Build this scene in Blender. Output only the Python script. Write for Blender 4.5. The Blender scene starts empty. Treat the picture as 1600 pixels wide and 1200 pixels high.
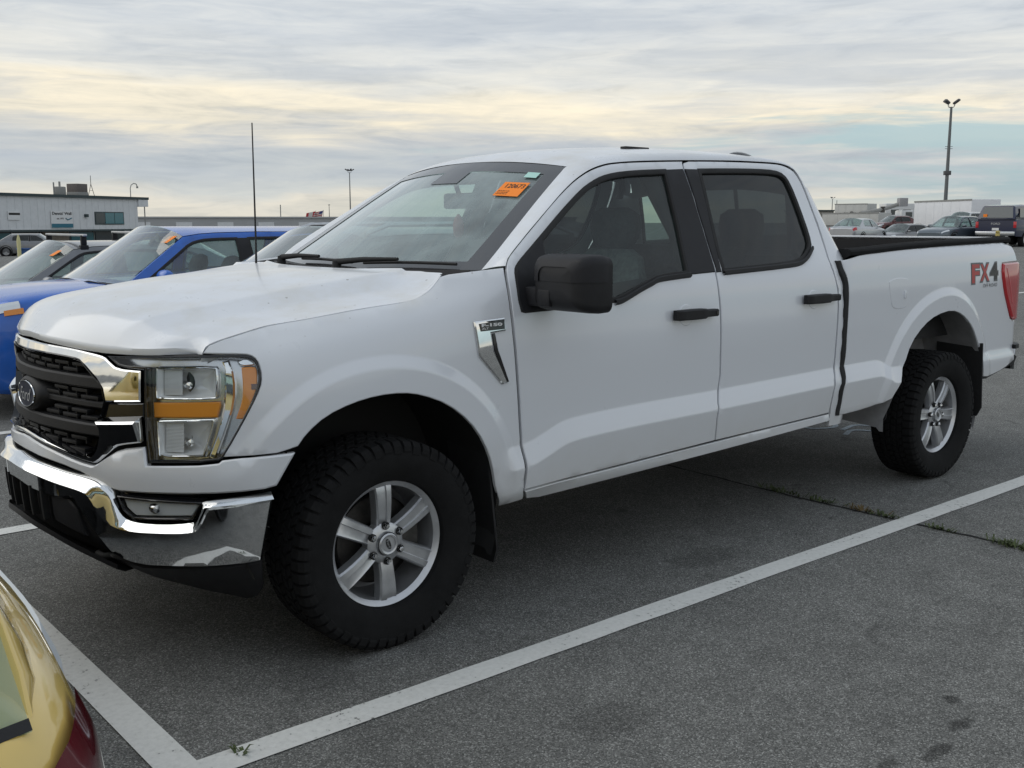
import bpy, bmesh, math, random, bisect
import numpy as np
from mathutils import Vector, Matrix
from mathutils.geometry import delaunay_2d_cdt
random.seed(7)
R = math.radians
SC = bpy.context.scene
COL = SC.collection

# ================================================================ camera
cam_d = bpy.data.cameras.new('camera'); CAM = bpy.data.objects.new('camera', cam_d); COL.objects.link(CAM)
cam_d.sensor_fit = 'HORIZONTAL'; cam_d.sensor_width = 36.0; cam_d.lens = 36.0*1621.94/1600
cam_d.clip_start = .05; cam_d.clip_end = 6000
CAM_P = Vector((-2.0131, -4.0366, 1.5467)); YAW, PITCH = .868551, -.154243
CAM.location = CAM_P
CAM.rotation_euler = (math.pi/2+PITCH, 0, YAW-math.pi/2)
SC.camera = CAM

# ================================================================ sky and sun
SUN_EL, SUN_AZ = 44.0, 134.0           # sun behind thin cloud, beyond the pickup (azimuth from +X towards +Y)
SC.view_settings.view_transform = 'Standard'; SC.view_settings.look = 'None'
SC.view_settings.exposure = 0.25; SC.view_settings.gamma = 1.0; SC.view_settings.use_curve_mapping = False
SC.cycles.max_bounces = 6; SC.cycles.diffuse_bounces = 3; SC.cycles.glossy_bounces = 3; SC.cycles.transparent_max_bounces = 10; SC.cycles.caustics_reflective = False; SC.cycles.caustics_refractive = False
W = bpy.data.worlds.new('World'); SC.world = W; W.use_nodes = True
def build_world():
    nt = W.node_tree; nt.nodes.clear(); N = nt.nodes.new; L = nt.links.new
    out = N('ShaderNodeOutputWorld')
    sky = N('ShaderNodeTexSky'); sky.sky_type = 'NISHITA'; sky.sun_disc = False
    sky.sun_elevation = R(SUN_EL); sky.sun_rotation = R(90-SUN_AZ); sky.air_density = 1.3; sky.dust_density = 2.5
    bg = N('ShaderNodeBackground'); bg.inputs[1].default_value = .05; L(sky.outputs[0], bg.inputs[0])
    tc = N('ShaderNodeTexCoord'); sp = N('ShaderNodeSeparateXYZ'); L(tc.outputs['Generated'], sp.inputs[0])
    def M(op, a, b=None, c=None):
        n = N('ShaderNodeMath'); n.operation = op
        for i, v in enumerate((a, b, c)):
            if v is None: continue
            if hasattr(v, 'is_linked'): L(v, n.inputs[i])
            else: n.inputs[i].default_value = v
        return n.outputs[0]
    def noise(scale, sz, loc, detail=6, rough=.55, dist=0.0, sx=1.0):
        mp = N('ShaderNodeMapping'); L(tc.outputs['Generated'], mp.inputs[0])
        mp.inputs['Scale'].default_value = (sx, sx, sz); mp.inputs['Location'].default_value = loc
        n = N('ShaderNodeTexNoise'); n.inputs['Scale'].default_value = scale; n.inputs['Detail'].default_value = detail
        n.inputs['Roughness'].default_value = rough; n.inputs['Distortion'].default_value = dist
        L(mp.outputs[0], n.inputs['Vector']); return n.outputs['Fac']
    def ramp(f, stops, interp='LINEAR'):
        r = N('ShaderNodeValToRGB'); L(f, r.inputs[0]); cr = r.color_ramp; cr.interpolation = interp
        while len(cr.elements) < len(stops): cr.elements.new(.5)
        for e, (p, c) in zip(cr.elements, stops): e.position = p; e.color = tuple(c)+(1,)
        return r.outputs[0]
    def mixc(f, a, b, mode='MIX'):
        m = N('ShaderNodeMix'); m.data_type = 'RGBA'; m.blend_type = mode
        if hasattr(f, 'is_linked'): L(f, m.inputs[0])
        else: m.inputs[0].default_value = f
        for i, v in ((6, a), (7, b)):
            if hasattr(v, 'is_linked'): L(v, m.inputs[i])
            else: m.inputs[i].default_value = tuple(v)+(1,)
        return m.outputs[2]
    z = M('MAXIMUM', sp.outputs[2], 0.0)
    # layered stratus: the height in the sky is disturbed by long flat noise, then coloured by layer
    big = noise(2.6, 7.0, (3.1, .7, .2), 3, .5, .3)
    mid = noise(6.0, 9.0, (1.3, 4.2, 1.0), 6, .6, .6)
    fine = noise(15.0, 6.5, (7.7, 2.1, .4), 8, .62, .8)
    e = M('ADD', z, M('ADD', M('MULTIPLY', M('SUBTRACT', big, .5), .10), M('MULTIPLY', M('SUBTRACT', mid, .5), .045)))
    layer = ramp(e, [(.0, (.60, .575, .50)), (.022, (.66, .625, .545)), (.036, (.52, .54, .53)), (.060, (.44, .475, .50)), (.072, (.50, .515, .52)),
                     (.088, (.73, .675, .555)), (.112, (.80, .735, .60)), (.135, (.67, .665, .625)), (.175, (.56, .59, .615)), (.26, (.53, .57, .61)), (.60, (.44, .485, .54)), (1.0, (.39, .44, .50))])
    # soft mottling: grey wisps and paler breaks
    w1 = ramp(M('ADD', M('MULTIPLY', mid, .55), M('MULTIPLY', fine, .45)), [(.34, (.80, .83, .87)), (.47, (.97, .98, .99)), (.62, (1.12, 1.10, 1.06))])
    cloud = mixc(1.0, layer, w1, 'MULTIPLY')
    # separate grey-blue wisps drifting below the deck
    wn = noise(5.0, 8.5, (2.2, 6.1, 3.3), 7, .56, .5, .75)
    wm = ramp(M('ADD', wn, M('MULTIPLY', M('SUBTRACT', big, .5), .35)), [(.50, (0, 0, 0)), (.64, (1, 1, 1))])
    we = ramp(z, [(.03, (0, 0, 0)), (.06, (.55,)*3), (.20, (.40,)*3), (.34, (.20,)*3)])
    cloud = mixc(M('MULTIPLY', wm, we), cloud, (.42, .465, .52))
    cbg = N('ShaderNodeBackground'); cbg.inputs[1].default_value = 1.0; L(cloud, cbg.inputs[0])
    # openings where the clear sky shows, more of them to the east of the lot
    ax = M('ADD', M('MULTIPLY', sp.outputs[0], .94), M('MULTIPLY', sp.outputs[1], -.34))
    gap = noise(3.2, 11.0, (9.4, 3.3, .55), 6, .58, .4)
    g2 = M('ADD', gap, M('MULTIPLY', M('SUBTRACT', ax, .60), .50))
    cover = ramp(g2, [(.47, (1, 1, 1)), (.58, (.10,)*3)])
    cover = M('MAXIMUM', cover, ramp(M('ADD', z, M('MULTIPLY', M('SUBTRACT', mid, .5), .05)), [(.088, (0, 0, 0)), (.11, (1, 1, 1))]))
    cover = M('MAXIMUM', cover, ramp(z, [(.012, (.8,)*3), (.035, (0, 0, 0))]))
    bluebg = N('ShaderNodeBackground'); bluebg.inputs[0].default_value = (.36, .53, .62, 1); bluebg.inputs[1].default_value = .62
    add = N('ShaderNodeAddShader'); L(bg.outputs[0], add.inputs[0]); L(bluebg.outputs[0], add.inputs[1])
    mx = N('ShaderNodeMixShader'); L(cover, mx.inputs[0]); L(add.outputs[0], mx.inputs[1]); L(cbg.outputs[0], mx.inputs[2])
    L(mx.outputs[0], out.inputs[0])
build_world()
sun_d = bpy.data.lights.new('sun', 'SUN'); SUN = bpy.data.objects.new('sun', sun_d); COL.objects.link(SUN)
sun_d.energy = .85; sun_d.angle = R(58); sun_d.color = (1, .95, .86)
_sd = Vector((math.cos(R(SUN_EL))*math.cos(R(SUN_AZ)), math.cos(R(SUN_EL))*math.sin(R(SUN_AZ)), math.sin(R(SUN_EL))))
SUN.rotation_euler = _sd.to_track_quat('Z', 'Y').to_euler(); SUN.location = (0, 0, 20)

# ---------------------------------------------------------------- body surface maths (metres)
def pchip(xs, ys):
    n = len(xs); h = [xs[i+1]-xs[i] for i in range(n-1)]
    d = [(ys[i+1]-ys[i])/h[i] for i in range(n-1)]
    m = [0.0]*n; m[0] = d[0]; m[-1] = d[-1]
    for i in range(1, n-1):
        if d[i-1]*d[i] > 0:
            w1 = 2*h[i]+h[i-1]; w2 = h[i]+2*h[i-1]
            m[i] = (w1+w2)/(w1/d[i-1]+w2/d[i])
    def f(x):
        if x <= xs[0]: return ys[0]+m[0]*(x-xs[0])
        if x >= xs[-1]: return ys[-1]+m[-1]*(x-xs[-1])
        i = bisect.bisect_right(xs, x)-1
        t = (x-xs[i])/h[i]; t2 = t*t; t3 = t2*t
        return (2*t3-3*t2+1)*ys[i]+(t3-2*t2+t)*h[i]*m[i]+(-2*t3+3*t2)*ys[i+1]+(t3-t2)*h[i]*m[i+1]
    return f
def clampv(a, lo=0.0, hi=1.0): return lo if a < lo else hi if a > hi else a
def sstep(a, b, x):
    t = clampv((x-a)/(b-a)); return t*t*(3-2*t)
def catmull(pts, n=12, closed=False):
    out = []; N = len(pts); D = len(pts[0])
    def P(i):
        if closed: return pts[i % N]
        if i < 0: return tuple(2*pts[0][k]-pts[1][k] for k in range(D))
        if i >= N: return tuple(2*pts[-1][k]-pts[-2][k] for k in range(D))
        return pts[i]
    for i in range(N if closed else N-1):
        a, b, c, d = P(i-1), P(i), P(i+1), P(i+2)
        for j in range(n):
            t = j/n
            out.append(tuple(.5*(2*b[k]+(c[k]-a[k])*t+(2*a[k]-5*b[k]+4*c[k]-d[k])*t*t+(3*b[k]-a[k]-3*c[k]+d[k])*t**3) for k in range(D)))
    if not closed: out.append(tuple(pts[-1]))
    return out

# plan outline of the pickup (driver's half): front centre -> corner -> side -> tail centre
PLAN = [(-.93,0),(-.925,-.1),(-.912,-.2),(-.865,-.4),(-.785,-.6),(-.715,-.71),(-.635,-.805),(-.55,-.883),(-.46,-.937),(-.34,-.972),(-.2,-.988),
        (0,-.992),(.3,-.988),(.6,-.983),(1.2,-.984),(1.8,-.984),(2.4,-.981),(2.9,-.976),(3.4,-.976),(4.0,-.980),(4.4,-.975),(4.7,-.960),(4.9,-.944),(5.0,-.930),(5.05,-.90),(5.075,-.84),(5.08,-.7),(5.09,-.35),(5.09,0)]
_pl = catmull(PLAN, 40)
_S = [0.0]
for _a, _b in zip(_pl, _pl[1:]): _S.append(_S[-1]+math.hypot(_b[0]-_a[0], _b[1]-_a[1]))
def plan(s):
    s = clampv(s, 0, _S[-1]-1e-6)
    i = min(max(bisect.bisect_right(_S, s)-1, 0), len(_pl)-2)
    a, b = _pl[i], _pl[i+1]; L = _S[i+1]-_S[i]; t = (s-_S[i])/L
    # smoothed tangent
    i0 = max(i-6, 0); i1 = min(i+7, len(_pl)-1)
    p, q = _pl[i0], _pl[i1]; tx, ty = q[0]-p[0], q[1]-p[1]; l = math.hypot(tx, ty)
    return a[0]+(b[0]-a[0])*t, a[1]+(b[1]-a[1])*t, -(-ty/l), -(tx/l)   # x, y, outward normal
def s_at_x(x):      # side part only: s for a plan x
    lo, hi = 0.3, _S[-1]-.95
    for _ in range(40):
        m = (lo+hi)/2
        if plan(m)[0] < x: lo = m
        else: hi = m
    return lo
S0 = s_at_x(0.0)
ZTOP = pchip([-1.0,-.65,.17,.6,.8], [1.09,1.140,1.270,1.325,1.33])
F_FEND = pchip([-.25,-.09,0,.03,.06,.1,.15,.25,.35,.6], [-.34,-.165,-.098,-.068,-.046,-.028,-.014,-.003,0,0])
F_DOOR = pchip([-.7,-.515,-.25,-.04,0,.05,.1,.2,.3,.45,.6], [-.44,-.312,-.178,-.066,-.044,-.026,-.016,-.006,0,-.002,-.006])
F_BED = pchip([-.1,-.02,0,.02,.06,.12,.25,.4], [-.08,-.050,-.036,-.026,-.016,-.008,0,0])
F_FRONT = pchip([.45,.58,.66,.72,.80,.95,1.08,1.14,1.2], [.0,.02,.03,.03,.012,0,-.012,-.03,-.07])
CREASE = pchip([.3,.62,.66,.76,.86,.93,1.3,1.82,2.8,3.23,3.31,3.37,3.5], [.66,.672,.676,.708,.742,.75,.762,.768,.785,.790,.772,.742,.735])
ARCH_F = (0.0, .42); ARCH_R = (3.985, .42)
R_F = pchip([-60,0,24,49,77,97,119,135,150,240], [.50,.505,.505,.518,.528,.537,.549,.540,.53,.52])
R_R = pchip([-60,0,19,39,49,64,76,89,106,134,150,168,240], [.49,.49,.504,.530,.546,.577,.598,.612,.615,.617,.612,.62,.62])
def arch_d(x, z, c, R):
    dx, dz = x-c[0], z-c[1]; a = math.degrees(math.atan2(dz, dx))
    if a < -90: a += 360
    return math.hypot(dx, dz)-R(a), a
def side_off(x, z):
    wf = 1-sstep(.15, .75, x)            # fender -> door
    o = wf*F_FEND(ZTOP(min(x, .8))-z)+(1-wf)*F_DOOR(1.33-z)
    if x > 2.86:
        wb = sstep(2.86, 2.95, x); o = o*(1-wb)+wb*F_BED(1.39-z)
    # rocker: ledge under the crease line
    wr = sstep(.50, .58, x) if x < 2 else 1-sstep(3.46, 3.52, x)
    zc = CREASE(clampv(x, .3, 3.5)); t = zc-z
    r = 0.0
    if t > 0:
        r = -.006+.036*clampv(t/.088) if t < .088 else .030-.022*clampv((t-.088)/.16)
    elif t > -.2: r = -.006*(1+t/.2)
    # rear of the bed: same ledge behind the arch
    if x > 4.3:
        wr = 1.0; zc2 = .735-.02*(x-4.4); t = zc2-z; r = 0
        if t > 0: r = .02*clampv(t/.05)
        wr = sstep(4.38, 4.46, x)
    o += wr*r
    # sill turn-under
    if z < .50 and .5 < x < 3.6: o -= 8*(.50-z)**2
    # wheel flares
    for c, R in ((ARCH_F, R_F), (ARCH_R, R_R)):
        if abs(x-c[0]) < .75:
            d, a = arch_d(x, z, c, R)
            lift = .019*(1-clampv((d-.088)/.044))
            lift *= sstep(2, 40, a)*(1-sstep(158, 185, a))
            o += lift
    return o
def off(s, z):
    x, y, nx, ny = plan(s)
    w = sstep(-.62, -.40, x) if y < -.5 else 0.0
    if x > 4 and s > S0+4: w = 1.0
    f = F_FRONT(z) if w < 1 else 0
    if w > 0:
        g = side_off(x, z)
        return f*(1-w)+g*w
    return f
def body(s, z, extra=0.0):
    if s < 0:
        p = body(-s, z, extra); return (p[0], -p[1], p[2])
    x, y, nx, ny = plan(s); o = off(s, z)+extra
    return (x+nx*o, y+ny*o, z)

F_BUMP = pchip([.30,.36,.42,.50,.60,.70,.76,.82], [-.06,.0,.030,.058,.066,.068,.060,.05])
def bump(s, z, extra=0.0):
    if s < 0:
        p = bump(-s, z, extra); return (p[0], -p[1], p[2])
    x, y, nx, ny = plan(s)
    w = 1-.72*sstep(-.66, -.40, x) if y < -.4 else 1.0
    o = F_BUMP(z)*w+extra
    return (x+nx*o, y+ny*o, z)
OUT = {
'fender': [(0.895,1.123),(0.921,1.156),(1.083,1.197),(1.298,1.221),(1.505,1.245),(1.72,1.264),(1.782,1.282),(1.822,1.301),(1.859,1.328),(1.887,1.351),(2.011,1.362),(2.159,1.373),(2.145,1.32),(2.138,1.248),(2.143,1.124),(2.151,1.024),(2.172,0.818),(2.192,0.66),(2.185,0.497),(2.218,0.441),(2.103,0.43),(2.063,0.499),(2.03,0.623),(1.981,0.72),(1.911,0.808),(1.805,0.887),(1.689,0.933),(1.606,0.95),(1.499,0.951),(1.397,0.935),(1.3,0.902),(1.232,0.852),(1.189,0.795),(0.961,0.785),(0.99,0.835),(1.044,0.929),(1.088,1.009),(1.095,1.046),(1.088,1.087),(1.071,1.11),(1.036,1.12)],
'door_f': [(2.201,0.491),(2.204,0.659),(2.185,0.817),(2.164,1.023),(2.156,1.123),(2.151,1.247),(2.157,1.32),(2.173,1.373),(2.192,1.402),(2.225,1.429),(2.312,1.488),(2.409,1.549),(2.508,1.612),(2.609,1.675),(2.708,1.729),(2.804,1.769),(2.896,1.795),(2.985,1.81),(3.161,1.823),(3.468,1.838),(3.453,1.806),(3.448,1.66),(3.432,1.51),(3.415,1.392),(3.404,1.319),(3.403,1.24),(3.409,1.157),(3.41,0.978),(3.426,0.794),(3.377,0.681),(3.394,0.528)],
'door_r': [(3.403,0.528),(3.386,0.68),(3.436,0.793),(3.42,0.978),(3.419,1.157),(3.412,1.24),(3.413,1.319),(3.425,1.392),(3.441,1.51),(3.457,1.66),(3.463,1.807),(3.48,1.838),(3.636,1.844),(3.842,1.85),(4.058,1.853),(4.226,1.853),(4.301,1.847),(4.366,1.825),(4.391,1.78),(4.401,1.705),(4.401,1.563),(4.384,1.442),(4.362,1.337),(4.385,1.244),(4.397,1.193),(4.397,1.146),(4.387,1.019),(4.388,0.903),(4.391,0.799),(4.373,0.734),(4.354,0.679),(4.351,0.599),(4.351,0.546)],
'win_f': [(2.186,1.25),(2.193,1.319),(2.205,1.362),(2.223,1.382),(2.264,1.411),(2.377,1.48),(2.578,1.605),(2.72,1.688),(2.798,1.723),(2.873,1.749),(2.963,1.767),(3.095,1.781),(3.322,1.794),(3.31,1.688),(3.284,1.54),(3.244,1.396),(3.221,1.314),(3.142,1.31),(3.011,1.301),(2.956,1.286),(2.877,1.262),(2.764,1.223),(2.712,1.215),(2.221,1.199),(2.196,1.205)],
'win_r': [(3.561,1.804),(3.79,1.813),(4.032,1.819),(4.199,1.818),(4.266,1.8),(4.292,1.753),(4.299,1.619),(4.287,1.486),(4.259,1.417),(4.178,1.37),(4.088,1.343),(3.927,1.333),(3.714,1.325),(3.459,1.316),(3.48,1.435),(3.528,1.616)],
'sail': [(2.183,1.25),(2.191,1.314),(2.207,1.36),(2.226,1.382),(2.267,1.411),(2.375,1.477),(2.405,1.495),(2.387,1.413),(2.354,1.313),(2.34,1.208),(2.222,1.202),(2.196,1.208)],
'applique_f': [(3.312,1.794),(3.448,1.802),(3.448,1.66),(3.432,1.51),(3.415,1.392),(3.404,1.321),(3.21,1.314),(3.23,1.396),(3.271,1.54),(3.296,1.688)],
'applique_r': [(3.462,1.802),(3.556,1.804),(3.523,1.616),(3.475,1.435),(3.45,1.32),(3.415,1.319),(3.425,1.392),(3.441,1.51),(3.457,1.66)],
'rocker': [(2.204,0.482),(3.396,0.52),(4.354,0.537),(4.371,0.501),(3.424,0.469),(2.521,0.437),(2.248,0.427)],
'pillar': [(2.171,1.379),(2.187,1.402),(2.223,1.431),(2.314,1.493),(2.411,1.554),(2.511,1.617),(2.611,1.68),(2.71,1.734),(2.807,1.775),(2.899,1.801),(2.988,1.815),(3.165,1.829),(3.472,1.844),(3.847,1.857),(4.063,1.86),(4.231,1.86),(4.317,1.853),(4.382,1.831),(4.406,1.784),(4.415,1.708),(4.415,1.566),(4.399,1.445),(4.377,1.34),(4.397,1.246),(4.409,1.192),(4.409,1.145),(4.399,1.018),(4.401,0.902),(4.403,0.798),(4.385,0.733),(4.366,0.678),(4.364,0.597),(4.371,0.501),(4.435,0.518),(4.434,0.589),(4.421,0.679),(4.442,0.728),(4.452,0.79),(4.459,0.859),(4.453,0.977),(4.457,1.089),(4.454,1.204),(4.445,1.258),(4.431,1.312),(4.435,1.355)],
'pillar_in': [(2.06,1.372),(2.116,1.418),(2.179,1.464),(2.263,1.524),(2.4,1.606),(2.495,1.665),(2.585,1.723),(2.667,1.772)],
'bed': [(4.461,1.348),(4.463,1.309),(4.482,1.257),(4.491,1.203),(4.492,1.087),(4.49,0.974),(4.494,0.857),(4.486,0.787),(4.477,0.735),(4.454,0.683),(4.455,0.587),(4.455,0.523),(4.682,0.529),(4.923,0.552),(4.952,0.602),(5.061,0.735),(5.126,0.863),(5.257,0.958),(5.396,1.01),(5.575,1.03),(5.706,1.0),(5.814,0.939),(5.872,0.891),(5.925,0.828),(5.981,0.755),(6.034,0.584)],
'bedtop': [(4.462,1.351),(4.72,1.367),(5.131,1.383),(5.583,1.398)],
'fuel': [(4.888,1.219),(4.915,1.234),(4.983,1.24),(5.065,1.238),(5.106,1.222),(5.126,1.188),(5.129,1.137),(5.1,1.084),(5.047,1.065),(4.958,1.067),(4.923,1.086),(4.904,1.133)],
'tail_l': [(6.292,1.281),(6.279,1.222),(6.326,1.109),(6.421,0.992),(6.505,0.926)],
'fx4': [(5.823,1.266),(6.23,1.275),(6.218,1.182),(5.83,1.185)],
'handle_f': [(3.067,1.13),(3.352,1.14)],
'handle_r': [(4.066,1.155),(4.364,1.161)],
'badge': [(1.952,1.18),(2.103,1.186),(2.105,1.137),(2.029,1.132),(2.039,1.063),(2.109,0.932),(2.08,0.93),(1.966,1.049)],
'lamp': [(0.515,1.104),(0.72,1.114),(0.895,1.12),(1.036,1.12),(1.071,1.11),(1.088,1.087),(1.095,1.046),(1.087,1.009),(1.063,0.951),(0.967,0.783),(0.943,0.767),(0.706,0.757),(0.691,0.827),(0.687,0.933),(0.685,1.065),(0.583,1.066),(0.549,1.085)],
'lamp_up': [(0.717,1.072),(0.932,1.079),(0.942,1.066),(0.941,0.979),(0.93,0.968),(0.724,0.963),(0.714,0.973)],
'lamp_amber': [(0.704,0.953),(0.949,0.962),(0.951,0.949),(0.938,0.909),(0.706,0.902)],
'lamp_lo': [(0.718,0.894),(0.925,0.905),(0.929,0.894),(0.894,0.784),(0.886,0.778),(0.734,0.772),(0.724,0.78)],
'lamp_side': [(1.026,1.076),(1.07,1.078),(1.08,1.067),(1.078,1.01),(1.06,0.964),(1.029,0.907),(1.004,0.908),(1.026,0.965),(1.031,1.011)],
'lamp_c': [(0.957,1.095),(0.982,1.099),(1.001,1.045),(1.0,0.962),(0.968,0.865),(0.931,0.771),(0.903,0.77),(0.945,0.873),(0.966,0.966),(0.966,1.066)],
'lamp_c2': [(1.009,1.094),(1.039,1.105),(1.066,1.092),(1.072,1.082),(1.024,1.079)],
'gr_up': [(-0.009,1.123),(0.156,1.121),(0.353,1.118),(0.463,1.108),(0.516,1.101),(0.543,1.085),(0.58,1.064),(0.68,1.062),(0.68,0.961),(0.528,0.95),(0.512,1.008),(0.405,1.08),(0.363,1.087),(0.155,1.091),(0.018,1.09)],
'gr_mid': [(0.528,0.944),(0.687,0.955),(0.687,0.904),(0.503,0.889)],
'gr_lo': [(0.509,0.883),(0.682,0.899),(0.688,0.825),(0.621,0.813),(0.582,0.803),(0.534,0.771),(0.487,0.737),(0.459,0.729),(0.265,0.753),(0.116,0.768),(0.005,0.777),(-0.005,0.796),(0.104,0.789),(0.256,0.773),(0.445,0.753),(0.478,0.774),(0.521,0.852)],
'gr_hole': [(0.019,1.086),(0.156,1.086),(0.364,1.083),(0.405,1.078),(0.509,1.005),(0.525,0.95),(0.503,0.887),(0.518,0.851),(0.474,0.775),(0.44,0.757),(0.255,0.776),(0.103,0.791),(-0.006,0.799)],
'fascia': [(0.008,0.773),(0.118,0.764),(0.267,0.749),(0.459,0.725),(0.487,0.73),(0.536,0.763),(0.591,0.795),(0.689,0.81),(0.704,0.75),(0.945,0.761),(0.965,0.779),(1.189,0.788),(1.163,0.746),(1.134,0.696),(1.123,0.678),(0.984,0.667),(0.794,0.659),(0.536,0.651),(0.483,0.678),(0.387,0.704),(0.133,0.718),(0.034,0.723)],
'bm_strip': [(0.136,0.706),(0.302,0.698),(0.474,0.688),(0.538,0.671),(0.576,0.649),(0.595,0.612),(0.658,0.564),(0.87,0.576),(0.905,0.635),(0.916,0.646),(1.108,0.663),(1.114,0.642),(0.926,0.63),(0.912,0.622),(0.883,0.561),(0.862,0.542),(0.693,0.534),(0.623,0.539),(0.558,0.564),(0.51,0.63),(0.46,0.65),(0.297,0.662),(0.131,0.674)],
'bm_main': [(0.13,0.669),(0.296,0.657),(0.46,0.646),(0.509,0.625),(0.557,0.56),(0.622,0.534),(0.692,0.529),(0.861,0.538),(0.887,0.559),(0.916,0.62),(0.928,0.626),(1.113,0.638),(1.08,0.466),(1.073,0.424),(0.966,0.411),(0.787,0.401),(0.653,0.394),(0.548,0.415),(0.508,0.485),(0.434,0.572),(0.401,0.612),(0.322,0.595),(0.168,0.596),(0.112,0.6)],
'bm_fog': [(0.598,0.648),(0.913,0.644),(0.87,0.576),(0.658,0.564),(0.619,0.593)],
'bm_valance': [(0.111,0.595),(0.167,0.591),(0.321,0.59),(0.4,0.607),(0.433,0.567),(0.506,0.48),(0.545,0.41),(0.468,0.412),(0.256,0.441),(0.047,0.473)],
'bm_dam': [(0.486,0.41),(0.547,0.407),(0.65,0.388),(0.786,0.397),(0.965,0.406),(1.073,0.422),(1.069,0.311),(1.042,0.274),(1.001,0.257),(0.86,0.276),(0.672,0.338)],
'hoodlip': [(-0.019,1.131),(0.313,1.117),(0.463,1.11),(0.514,1.108)],
}
# ================================================================ object helpers
def put(o, parent=None, label=None, cat=None, group=None, kind=None):
    if o.name not in COL.objects: COL.objects.link(o)
    if parent: o.parent = parent
    if label: o['label'] = label
    if cat: o['category'] = cat
    if group: o['group'] = group
    if kind: o['kind'] = kind
    return o
def root(name, loc=(0, 0, 0), rz=0, **k):
    o = bpy.data.objects.new(name, None); o.empty_display_size = .2; o.location = loc; o.rotation_euler = (0, 0, rz)
    return put(o, **k)
def mesh(name, V, F, mat, parent=None, smooth=None, **k):
    me = bpy.data.meshes.new(name); me.from_pydata([tuple(v) for v in V], [], [tuple(f) for f in F]); me.update()
    if mat is not None:
        for m in (mat if isinstance(mat, (list, tuple)) else [mat]): me.materials.append(m)
    if smooth:
        me.shade_smooth(); me.set_sharp_from_angle(angle=R(smooth))
    return put(bpy.data.objects.new(name, me), parent, **k)
def copy_tree(o, parent=None, **k):
    c = o.copy(); COL.objects.link(c); c.parent = parent
    for a, v in k.items(): c[a] = v
    for ch in list(o.children): copy_tree(ch, c)
    return c
class MB:
    """collects simple shapes for one mesh"""
    def __init__(s): s.V = []; s.F = []
    def add(s, V, F):
        n = len(s.V); s.V += [tuple(v) for v in V]; s.F += [tuple(i+n for i in f) for f in F]; return s
    def box(s, a, b, M=None, bev=0.0):
        (x0, y0, z0), (x1, y1, z1) = a, b
        if bev:
            bm = bmesh.new(); bmesh.ops.create_cube(bm, size=1)
            for v in bm.verts: v.co = Vector((x0+(x1-x0)*(v.co.x+.5), y0+(y1-y0)*(v.co.y+.5), z0+(z1-z0)*(v.co.z+.5)))
            bmesh.ops.bevel(bm, geom=list(bm.edges), offset=bev, segments=2, affect='EDGES', profile=.6)
            bm.verts.index_update(); V = [v.co.copy() for v in bm.verts]; F = [[v.index for v in f.verts] for f in bm.faces]; bm.free()
        else:
            V = [Vector(p) for p in ((x0,y0,z0),(x1,y0,z0),(x1,y1,z0),(x0,y1,z0),(x0,y0,z1),(x1,y0,z1),(x1,y1,z1),(x0,y1,z1))]
            F = [(0,3,2,1),(4,5,6,7),(0,1,5,4),(1,2,6,5),(2,3,7,6),(3,0,4,7)]
        if M is not None: V = [M @ v for v in V]
        return s.add(V, F)
    def tube(s, pts, r, n=8, cap=True):
        pts = [Vector(p) for p in pts]; V = []; F = []
        rs = r if isinstance(r, (list, tuple)) else [r]*len(pts)
        up = None
        for i, p in enumerate(pts):
            t = (pts[min(i+1, len(pts)-1)]-pts[max(i-1, 0)]).normalized()
            if up is None: up = t.orthogonal().normalized()
            up = (up-t*up.dot(t)).normalized(); w = t.cross(up)
            for k in range(n):
                a = 2*math.pi*k/n; V.append(p+(up*math.cos(a)+w*math.sin(a))*rs[i])
        for i in range(len(pts)-1):
            for k in range(n): F.append((i*n+k, i*n+(k+1) % n, (i+1)*n+(k+1) % n, (i+1)*n+k))
        if cap: F.append(tuple(range(n))[::-1]); F.append(tuple(range((len(pts)-1)*n, len(pts)*n)))
        return s.add(V, F)
    def grid(s, rows, closed=False):
        n = len(rows[0]); V = [v for r in rows for v in r]; F = []
        for i in range(len(rows)-1):
            for k in range(n if closed else n-1):
                F.append((i*n+k, i*n+(k+1) % n, (i+1)*n+(k+1) % n, (i+1)*n+k))
        return s.add(V, F)
    def prism(s, poly, f0, f1):
        """poly: list of (u,v); f0,f1 map (u,v) to the two ends"""
        n = len(poly); V = [f0(*p) for p in poly]+[f1(*p) for p in poly]
        F = [tuple(range(n))[::-1], tuple(range(n, 2*n))]+[(k, (k+1) % n, n+(k+1) % n, n+k) for k in range(n)]
        return s.add(V, F)
    def build(s, name, mat, parent=None, smooth=None, **k): return mesh(name, s.V, s.F, mat, parent, smooth, **k)
def area2(P): return sum(P[i][0]*P[(i+1) % len(P)][1]-P[(i+1) % len(P)][0]*P[i][1] for i in range(len(P)))
def resample(P, res, closed=True):
    out = []; n = len(P)
    for i in range(n if closed else n-1):
        a, b = P[i], P[(i+1) % n]; L = math.hypot(b[0]-a[0], b[1]-a[1]); k = max(1, int(math.ceil(L/res-.01)))
        for j in range(k): out.append((a[0]+(b[0]-a[0])*j/k, a[1]+(b[1]-a[1])*j/k))
    if not closed: out.append(P[-1])
    return out
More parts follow.
